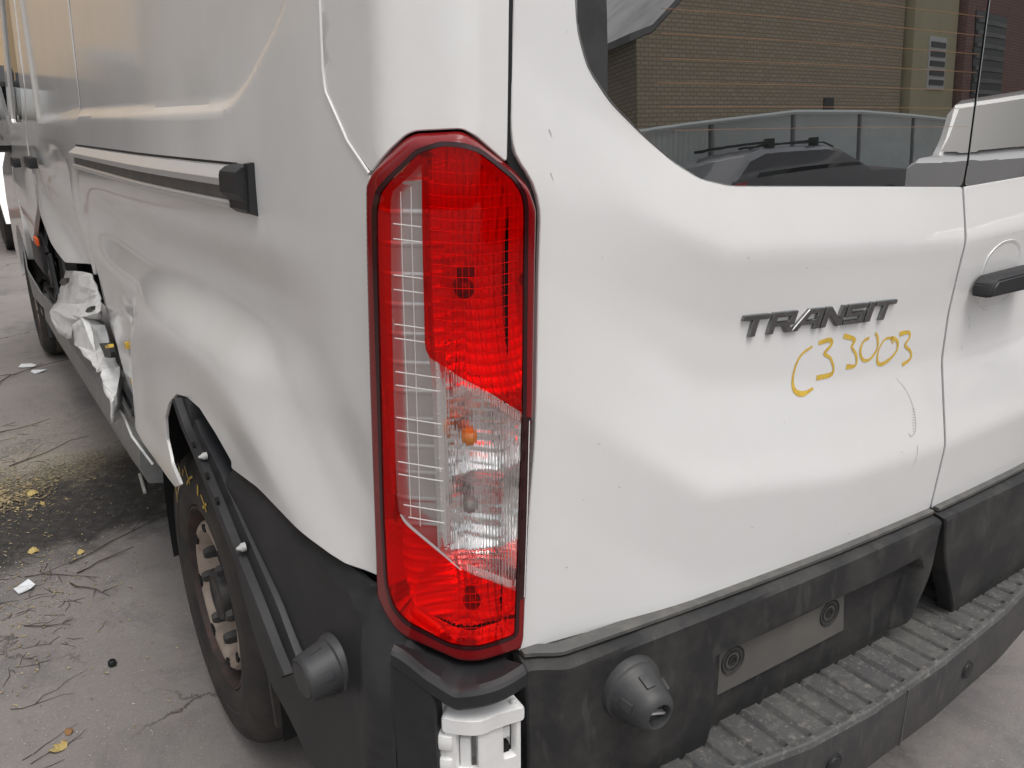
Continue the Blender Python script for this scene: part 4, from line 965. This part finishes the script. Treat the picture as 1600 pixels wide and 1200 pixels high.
# leaves
def leaf(x,y,s,rot,m,label,lobes=3):
    V=[(0,0,.004)];F=[]
    for k in range(lobes):
        a=rot+(k-(lobes-1)/2)*.75;b=len(V);w=.26*s
        d=np.array([math.cos(a),math.sin(a)]);p=np.array([-d[1],d[0]])
        for t,ww,h in ((.35,1,.005),(.75,.8,.010),(1.,.12,.006)):
            for sg in (1,-1): V.append((*(d*s*t+p*w*ww*sg),h+.003*sg))
        F+=[(0,b+1,b),(b,b+1,b+3,b+2),(b+2,b+3,b+5,b+4)]
    o=mesh_obj('leaf',V,F,m,smooth=False); o.location=(x,y,0); md=o.modifiers.new('t','SOLIDIFY'); md.thickness=.0012
    tag(o,label,'leaf','dry leaves on the concrete'); return o
leaf(-.318,1.085,.030,1.9,LEAFY,'pale yellow two-lobed leaf near the bottom left corner')
leaf(-.304,1.135,.018,.7,LEAFB,'small orange-brown leaf just above the pale yellow lobed leaf',2)
leaf(-.300,2.16,.034,.2,LEAFY,'yellow leaf on the near edge of the dark oily patch',2)
leaf(-.262,2.67,.040,.4,LEAFY,'yellow leaf on the far left edge of the dark oily patch',2)
leaf(-.222,2.54,.028,1.4,LEAFY,'yellow oval leaf alone on the left part of the oily patch',1)
leaf(-.165,2.06,.024,.3,LEAFY,'small curled yellow leaf on the near rim of the oily patch, rightmost of the leaves',2)
# nut, cigarette butt, shards
o=lathe('wheel_nut',[(.0085,.0),(.0105,.004),(.0105,.012),(.0085,.016),(.005,.0175),(.0045,.012),(.0001,.012)],SEAL,None,18); o.location=(-.169,1.36,0); tag(o,'small round black nut alone on the bare concrete','nut')
o=box('cigarette_butt',-.006,.006,-.10,.10,0,.012,mat('grey_paper',(.52,.50,.46),.8),None,.004); o.location=(.125,2.53,.001); o.rotation_euler=(0,0,R(-5)); tag(o,'pale grey stick lying on the dark oily patch close to the van','stick')
for x,y,s,lab in ((-.10,4.70,.065,'larger white plastic shard on the ground below the front wheel'),(-.062,4.53,.05,'smaller white plastic shard nearer the long forked twig'),(-.33,1.92,.04,'whitish glassy shard at the left edge under the oily patch')):
    V=[(random.uniform(.6,1)*s*math.cos(a),random.uniform(.6,1)*s*math.sin(a),.002+random.random()*.012) for a in np.linspace(0,5.3,6)]
    o=mesh_obj('plastic_shard',V,[(0,1,2),(0,2,3),(0,3,4),(0,4,5)],SHARD,smooth=False); md=o.modifiers.new('t','SOLIDIFY'); md.thickness=.003; o.location=(x,y,0); tag(o,lab,'shard','broken plastic shards')
# uncountable litter
V=[];F=[]
def flake(x,y,s):
    a=random.uniform(0,6.3);l=s*random.uniform(.6,2.6);w=s*random.uniform(.25,.7);b=len(V);d=(math.cos(a),math.sin(a));h=random.uniform(.001,.004)
    for p,q in ((-1,-.5),(.1,-1),(1,0),(.2,1)): V.append((x+d[0]*l*p-d[1]*w*q,y+d[1]*l*p+d[0]*w*q,h+random.uniform(0,.003)))
    F.append((b,b+1,b+2,b+3))
for k in range(4200):
    t=random.random()
    if k%6==0:
        flake(random.gauss(-.37,.10),random.gauss(2.70,.09),random.choice((.004,.006,.009))); continue
    if t<.45: x=random.gauss(-.32,.16);y=random.gauss(2.85,.32)
    elif t<.7: x=random.gauss(-.33,.14);y=random.gauss(1.85,.22)
    elif t<.85: x=random.uniform(-.6,.2);y=random.uniform(1.,4.)
    else: x=random.uniform(-.6,.1);y=random.uniform(3,6.)
    flake(x,y,random.choice((.0012,.002,.003,.004)))
o=mesh_obj('leaf_litter',V,F,LITTER,smooth=False); o['kind']='stuff'; o['label']='fine straw and leaf litter strewn over the concrete'
V=[];F=[]
for k in range(1100): flake(random.uniform(-.6,3.2),random.uniform(-1.5,2.2),random.choice((.0008,.0012,.0018)))
for k in range(900): flake(random.gauss(-.3,.15),random.uniform(1,2.2),random.choice((.0008,.0012,.0018)))
o=mesh_obj('pale_grit',V,F,mat('pale_grit',(.5,.47,.42),.9),smooth=False); o['kind']='stuff'; o['label']='pale specks of grit on the concrete'
V=[];F=[]
bm=bmesh.new()
for k in range(130):
    t=random.random()
    x,y=(random.gauss(-.33,.1),random.gauss(1.75,.25)) if t<.6 else (random.gauss(-.3,.2),random.gauss(2.9,.4))
    a=random.uniform(0,3.14);l=random.uniform(.02,.09);d=Vector((math.cos(a),math.sin(a),0));p=Vector((x,y,.002));s=Vector((-d.y,d.x,0))*random.uniform(-.2,.2)*l
    add_tube(bm,[p-d*l/2,p+s,p+d*l/2],[.0006,.0009,.0005],4)
o=bm_obj('fine_twigs',bm,TWIG); o['kind']='stuff'; o['label']='fine broken stalks scattered among the litter'

# ================================================================= SURROUNDINGS
BRICKT=None
def brick_mat(name,c1,c2,mortar,scale=1.):
    m=bpy.data.materials.new(name); m.use_nodes=True; nt=m.node_tree; b=nt.nodes['Principled BSDF']; b.inputs['Roughness'].default_value=.85
    tc=nt.nodes.new('ShaderNodeTexCoord'); sp=nt.nodes.new('ShaderNodeSeparateXYZ'); ad=nt.nodes.new('ShaderNodeMath'); cb=nt.nodes.new('ShaderNodeCombineXYZ')
    nt.links.new(tc.outputs['Object'],sp.inputs[0]); nt.links.new(sp.outputs[0],ad.inputs[0]); nt.links.new(sp.outputs[1],ad.inputs[1]); nt.links.new(ad.outputs[0],cb.inputs[0]); nt.links.new(sp.outputs[2],cb.inputs[1])
    br=nt.nodes.new('ShaderNodeTexBrick'); br.inputs['Color1'].default_value=(*c1,1); br.inputs['Color2'].default_value=(*c2,1); br.inputs['Mortar'].default_value=(*mortar,1)
    br.inputs['Scale'].default_value=scale; br.inputs['Brick Width'].default_value=.24; br.inputs['Row Height'].default_value=.086; br.inputs['Mortar Size'].default_value=.011
    nt.links.new(cb.outputs[0],br.inputs['Vector']); nt.links.new(br.outputs[0],b.inputs['Base Color']); return m
BRICK=brick_mat('brown_brick',(.60,.51,.37),(.52,.43,.30),(.33,.29,.23))
BRICKR=brick_mat('red_brick',(.38,.22,.19),(.33,.18,.155),(.19,.15,.13))
CREAM=mat('cream_render',(.50,.40,.28),.9,noise=(.8,.5,(.44,.35,.25)))
PIERM=mat('pale_grey_pier',(.36,.33,.30),.9)
CREAMY=mat('yellow_render',(.62,.57,.38),.9,noise=(.8,.5,(.55,.50,.33)))
GREYW=mat('grey_wall',(.30,.30,.30),.8,noise=(.6,.5,(.16,.16,.165)))
CORR=mat('grey_green_sheet_metal',(.74,.78,.77),.5,noise=(2,.5,(.64,.69,.68)))
DGREY=mat('dark_grey_paint',(.05,.05,.055),.3,coat=.8)
SUVP=mat('charcoal_car_paint',(.13,.135,.15),.3,coat=1)
CARGL=mat('dark_car_glass',(.01,.011,.012),.02,spec=.6)
REDL=mat('red_car_lamp',(.45,.02,.02),.15,coat=1)
WSHINE=mat('white_car_paint',(.78,.78,.78),.35,coat=1)
# --- buildings behind the camera, mirrored in the rear windows
def wallbox(name,label,cat,x0,x1,y0,y1,h,m,extras=()):
    t=thing(name,label,cat,(x0,y0,0)); w=box('wall',0,x1-x0,0,y1-y0,-.05,h,m,t)
    box('roof',-.15,x1-x0+.15,-.15,y1-y0+.15,h,h+.14,GREYW,t); return t
bb=thing('brick_building','brown brick building with a sloping gable behind the sheet-metal fence','building',(10.2,-14.,0))
def extr(name,prof,depth,m,par):      # profile in x,z extruded towards -y
    n=len(prof);V=[(x,0,z) for x,z in prof]+[(x,-depth,z) for x,z in prof]
    return mesh_obj(name,V,[tuple(range(n)),tuple(range(n,2*n))[::-1]]+[(i,n+i,n+(i+1)%n,(i+1)%n) for i in range(n)],m,par,angle=20)
extr('wall',[(0,-.05),(0,4.45),(.5,4.6),(2.9,6.3),(7.,8.6),(11.2,8.6),(11.2,-.05)],9,BRICK,bb)
extr('roof',[(-.2,4.4),(-.2,4.55),(.5,4.75),(2.9,6.45),(7.,8.75),(11.2,8.75),(11.2,8.62),(7.,8.62),(2.9,6.32),(.5,4.62)],9.3,GREYW,bb)
box('vent',7.0,7.45,.0,.06,2.9,3.35,DGREY,bb)
yb=thing('rendered_stair_tower','narrow yellow rendered tower with a louvred window between two brick walls','building',(21.6,-13.7,0))
box('wall',0,3.0,-6,0,-.05,9.5,CREAMY,yb); wf=box('window',1.0,2.2,.0,.05,3.6,5.0,WSHINE,yb)
for k in range(5): box('louvre',1.1,2.1,.05,.09,3.72+k*.25,3.86+k*.25,DGREY,yb)
rb=thing('red_brick_building','long red brick building with a large louvred opening','building',(24.8,-13.4,0))
box('wall',0,30,-8,0,-.05,10,BRICKR,rb); box('window',.6,3.4,0,.05,3.4,5.8,DGREY,rb)
for k in range(7): box('louvre',.7,3.3,.05,.10,3.5+k*.33,3.62+k*.33,GREYW,rb)
gs=thing('grey_shed','plain grey shed with a dark base left of the brick building','building',(5.2,-12.2,0))
box('wall',-1.5,3.0,-6,0,.9,9,GREYW,gs); box('base_wall',-1.5,3.0,-6,.05,-.05,2.3,DGREY,gs); 
# corrugated fence
fen=thing('sheet_metal_fence','grey corrugated sheet metal fence with posts behind the parked cars','fence',(5.5,-8,0))
for s in range(6):
    bm=bmesh.new();x0=s*1.9;rows=[]
    hts=[2.05,2.18,2.30,2.30,2.24,2.16,2.1]
    n=36
    top=[];bot=[]
    for i in range(n+1):
        x=x0+1.86*i/n; y=.03*((i%2)*2-1); h=hts[s]+(hts[s+1]-hts[s])*i/n
        top.append(bm.verts.new((x,y,h)));bot.append(bm.verts.new((x,y,.03)))
    for i in range(n): bm.faces.new((bot[i],bot[i+1],top[i+1],top[i]))
    bm_obj('sheet_panel',bm,CORR,fen,smooth=False)
    box('post',x0-.05,x0-.005,-.06,.06,0,hts[s]+.03,GREYW,fen); 
    bm=bmesh.new(); add_tube(bm,[(x0,0.045,hts[s]+.0),(x0+1.9,.045,hts[s+1]+.0)],.035,6); bm_obj('top_rail',bm,CORR,fen)
# parked SUV, side on
def prof_car(t,prof,w,m,name='body'):
    n=len(prof);V=[]
    for y,k in ((-w/2,.0),(-w/2+.12,1.),(w/2-.12,1.),(w/2,.0)):
        for x,z in prof: V.append((x,y,z if k else (z-.10 if z>1.0 else z)))
    F=[tuple(range(n)),tuple(range(3*n,4*n))[::-1]]
    for j in range(3): F+=[(j*n+i,(j+1)*n+i,(j+1)*n+(i+1)%n,j*n+(i+1)%n) for i in range(n)]
    o=mesh_obj(name,V,F,m,t,angle=30); return o
def carwheel(t,x,y,r=.34):
    w=lathe('wheel',[(.0001,.02),(r*.6,.02),(r*.62,.0),(r*.96,.02),(r,-.02),(r,-.2),(.0001,-.2)],RUBBER,t,32,Matrix.Translation((x,y,r))@Matrix.Rotation(R(-90 if y>0 else 90),4,'X'))
    lathe('rim',[(.0001,.03),(r*.55,.03),(r*.6,.022)],ALU,w,24,Matrix.Translation((x,y,r))@Matrix.Rotation(R(-90 if y>0 else 90),4,'X')); return w
suv=thing('parked_suv','charcoal SUV with roof bars parked in front of the sheet metal fence','car',(5.95,-6.9,0))
prof_car(suv,[(0,.35),(-.05,.9),(.08,1.12),(.35,1.55),(.65,1.66),(1.9,1.66),(2.3,1.55),(3.0,1.12),(4.2,.98),(4.45,.75),(4.45,.35)],1.85,SUVP)
sw=mesh_obj('side_window',[(.52,.935,1.16),(.62,.90,1.46),(.95,.885,1.53),(1.95,.885,1.53),(2.3,.90,1.42),(2.72,.935,1.16)],[(0,1,2,3,4,5)],CARGL,suv,smooth=False)
for x in (.7,3.55):
    for y in (.93,-.93): carwheel(suv,x,y)
box('tail_lamp',-.02,.35,.90,.945,1.0,1.13,REDL,suv,.02)
for x in (.85,1.75): 
    box('roof_bar',x-.04,x+.04,-.75,.80,1.74,1.78,SEAL,suv,.01); box('bar_foot',x-.06,x+.06,.72,.82,1.63,1.80,SEAL,suv,.01)
bm=bmesh.new(); add_tube(bm,[(.5,.76,1.66),(.7,.78,1.72),(1.95,.78,1.72),(2.2,.76,1.62)],.018,6); bm_obj('roof_rail',bm,SEAL,suv)
# white wrecked van, front quarter towards us
wk=thing('wrecked_white_van','white van with its bonnet up and windscreen bare, parked past the SUV','van',(8.3,-3.85,0),rotz=R(-14))
prof_car(wk,[(0,.4),(-.02,1.16),(.12,1.24),(1.0,1.30),(1.75,2.05),(2.1,2.12),(4.8,2.12),(4.9,.4)],1.9,WSHINE)
mesh_obj('windscreen',[(1.02,-.80,1.34),(1.02,.80,1.34),(1.70,.74,1.98),(1.70,-.74,1.98)],[(0,1,2,3)],CARGL,wk,smooth=False).location=(-.03,0,.02)
mesh_obj('cab_window',[(1.35,.955,1.30),(1.80,.955,1.92),(2.35,.955,1.95),(2.35,.955,1.30)],[(0,1,2,3)],CARGL,wk,smooth=False)
for x in (.75,3.9):
    for y in (.95,-.95): carwheel(wk,x,y)
box('headlamp',-.05,.25,.70,.97,.85,1.10,CARGL,wk,.03)
# --- left of the van: long cream works building, dark loaded truck (mirrored in the glossy side)
lb=thing('cream_works_building','long cream rendered works building with grey piers facing the van','building',(-7,2,0))
box('wall',-6,0,0,27,-.05,10,CREAM,lb)
for k in range(5): box('pier',0,.25,1.5+6.*k,3.6+6.*k,-.05,8.9,PIERM,lb)
for k in range(4): box('roller_door',0,.08,4.4+6*k,6.6+6*k,0,3.4,DGREY,lb)
tr=thing('dark_truck','dark flatbed truck stacked with frames beside the cream works building','truck',(-5.6,24,0))
box('bed',0,2.2,0,9,.9,1.15,DGREY,tr,.03); box('cab',.05,2.15,9.2,11.4,.6,3.0,DGREY,tr,.15); box('cab_window',2.1,2.17,9.9,11.0,1.8,2.6,CARGL,tr,.02)
for k in range(4): box('load_frame',.1,2.1,.4+2.1*k,2.1+2.1*k,1.15,3.3+.5*(k%2),GREYW if k%2 else DGREY,tr,.04)
for y in (1.5,7.5,10.3):
    lathe('wheel',[(.0001,.1),(.3,.1),(.5,.05),(.5,-.2),(.0001,-.2)],RUBBER,tr,24,Matrix.Translation((2.0,y,.5))@Matrix.Rotation(R(90),4,'Y'))
# --- straight ahead past the van: rendered end wall, grey fence, white car, kerb
ew=thing('rendered_end_building','cream rendered building closing the yard beyond the van','building',(-54,30,0))
box('wall',0,75,0,6,-.05,13,mat('peach_render',(.62,.46,.29),.9,noise=(.7,.5,(.55,.41,.27))),ew); box('roof',-.2,75.2,-.2,6.2,13,13.2,GREYW,ew)
gf=thing('grey_slat_fence','dark grey panel fence along the foot of the cream end building','fence',(-4,27,0))
for k in range(10): box('fence_panel',k*1.2,k*1.2+1.17,0,.06,0,2.9,DGREY,gf,.01)
pc=thing('parked_white_car','white car facing the camera past the front of the van','car',(1.0,9.6,0))
n_=[(-.85,.35),(-.9,.9),(-.80,1.05),(-.70,1.5),(-.55,1.76),(.55,1.76),(.70,1.5),(.80,1.05),(.9,.9),(.85,.35)]
V=[(x,0 if z<1.06 else .9,z) for x,z in n_]+[(x,4.2,z) for x,z in n_];n=len(n_)
mesh_obj('body',V,[tuple(range(n))]+[tuple(range(n,2*n))[::-1]]+[(i,n+i,n+(i+1)%n,(i+1)%n) for i in range(n)],mat('pale_car_paint',(.6,.6,.6),.35,coat=1),pc,angle=30)
mesh_obj('windscreen',[(-.72,.02,1.06),(.72,.02,1.06),(.52,.86,1.66),(-.52,.86,1.66)],[(0,1,2,3)],CARGL,pc,smooth=False).location=(0,-.02,.015)
box('grille',-.55,.55,-.03,.02,.62,.86,SEAL,pc,.02)
for s in (-1,1): box('headlamp',.56*s-.2,.56*s+.2,-.04,.02,.74,.94,BULBGLASS,pc,.03); lathe('wheel',[(.0001,.02),(.22,.02),(.34,.0),(.34,-.2),(.0001,-.2)],RUBBER,pc,24,Matrix.Translation((.86*s,.7,.34))@Matrix.Rotation(R(90*s),4,'Y'))
kb=box('kerb',-12,8,14.0,14.3,-.05,.13,mat('red_brown_kerb',(.16,.09,.075),.9),None,.02); kb['kind']='structure'
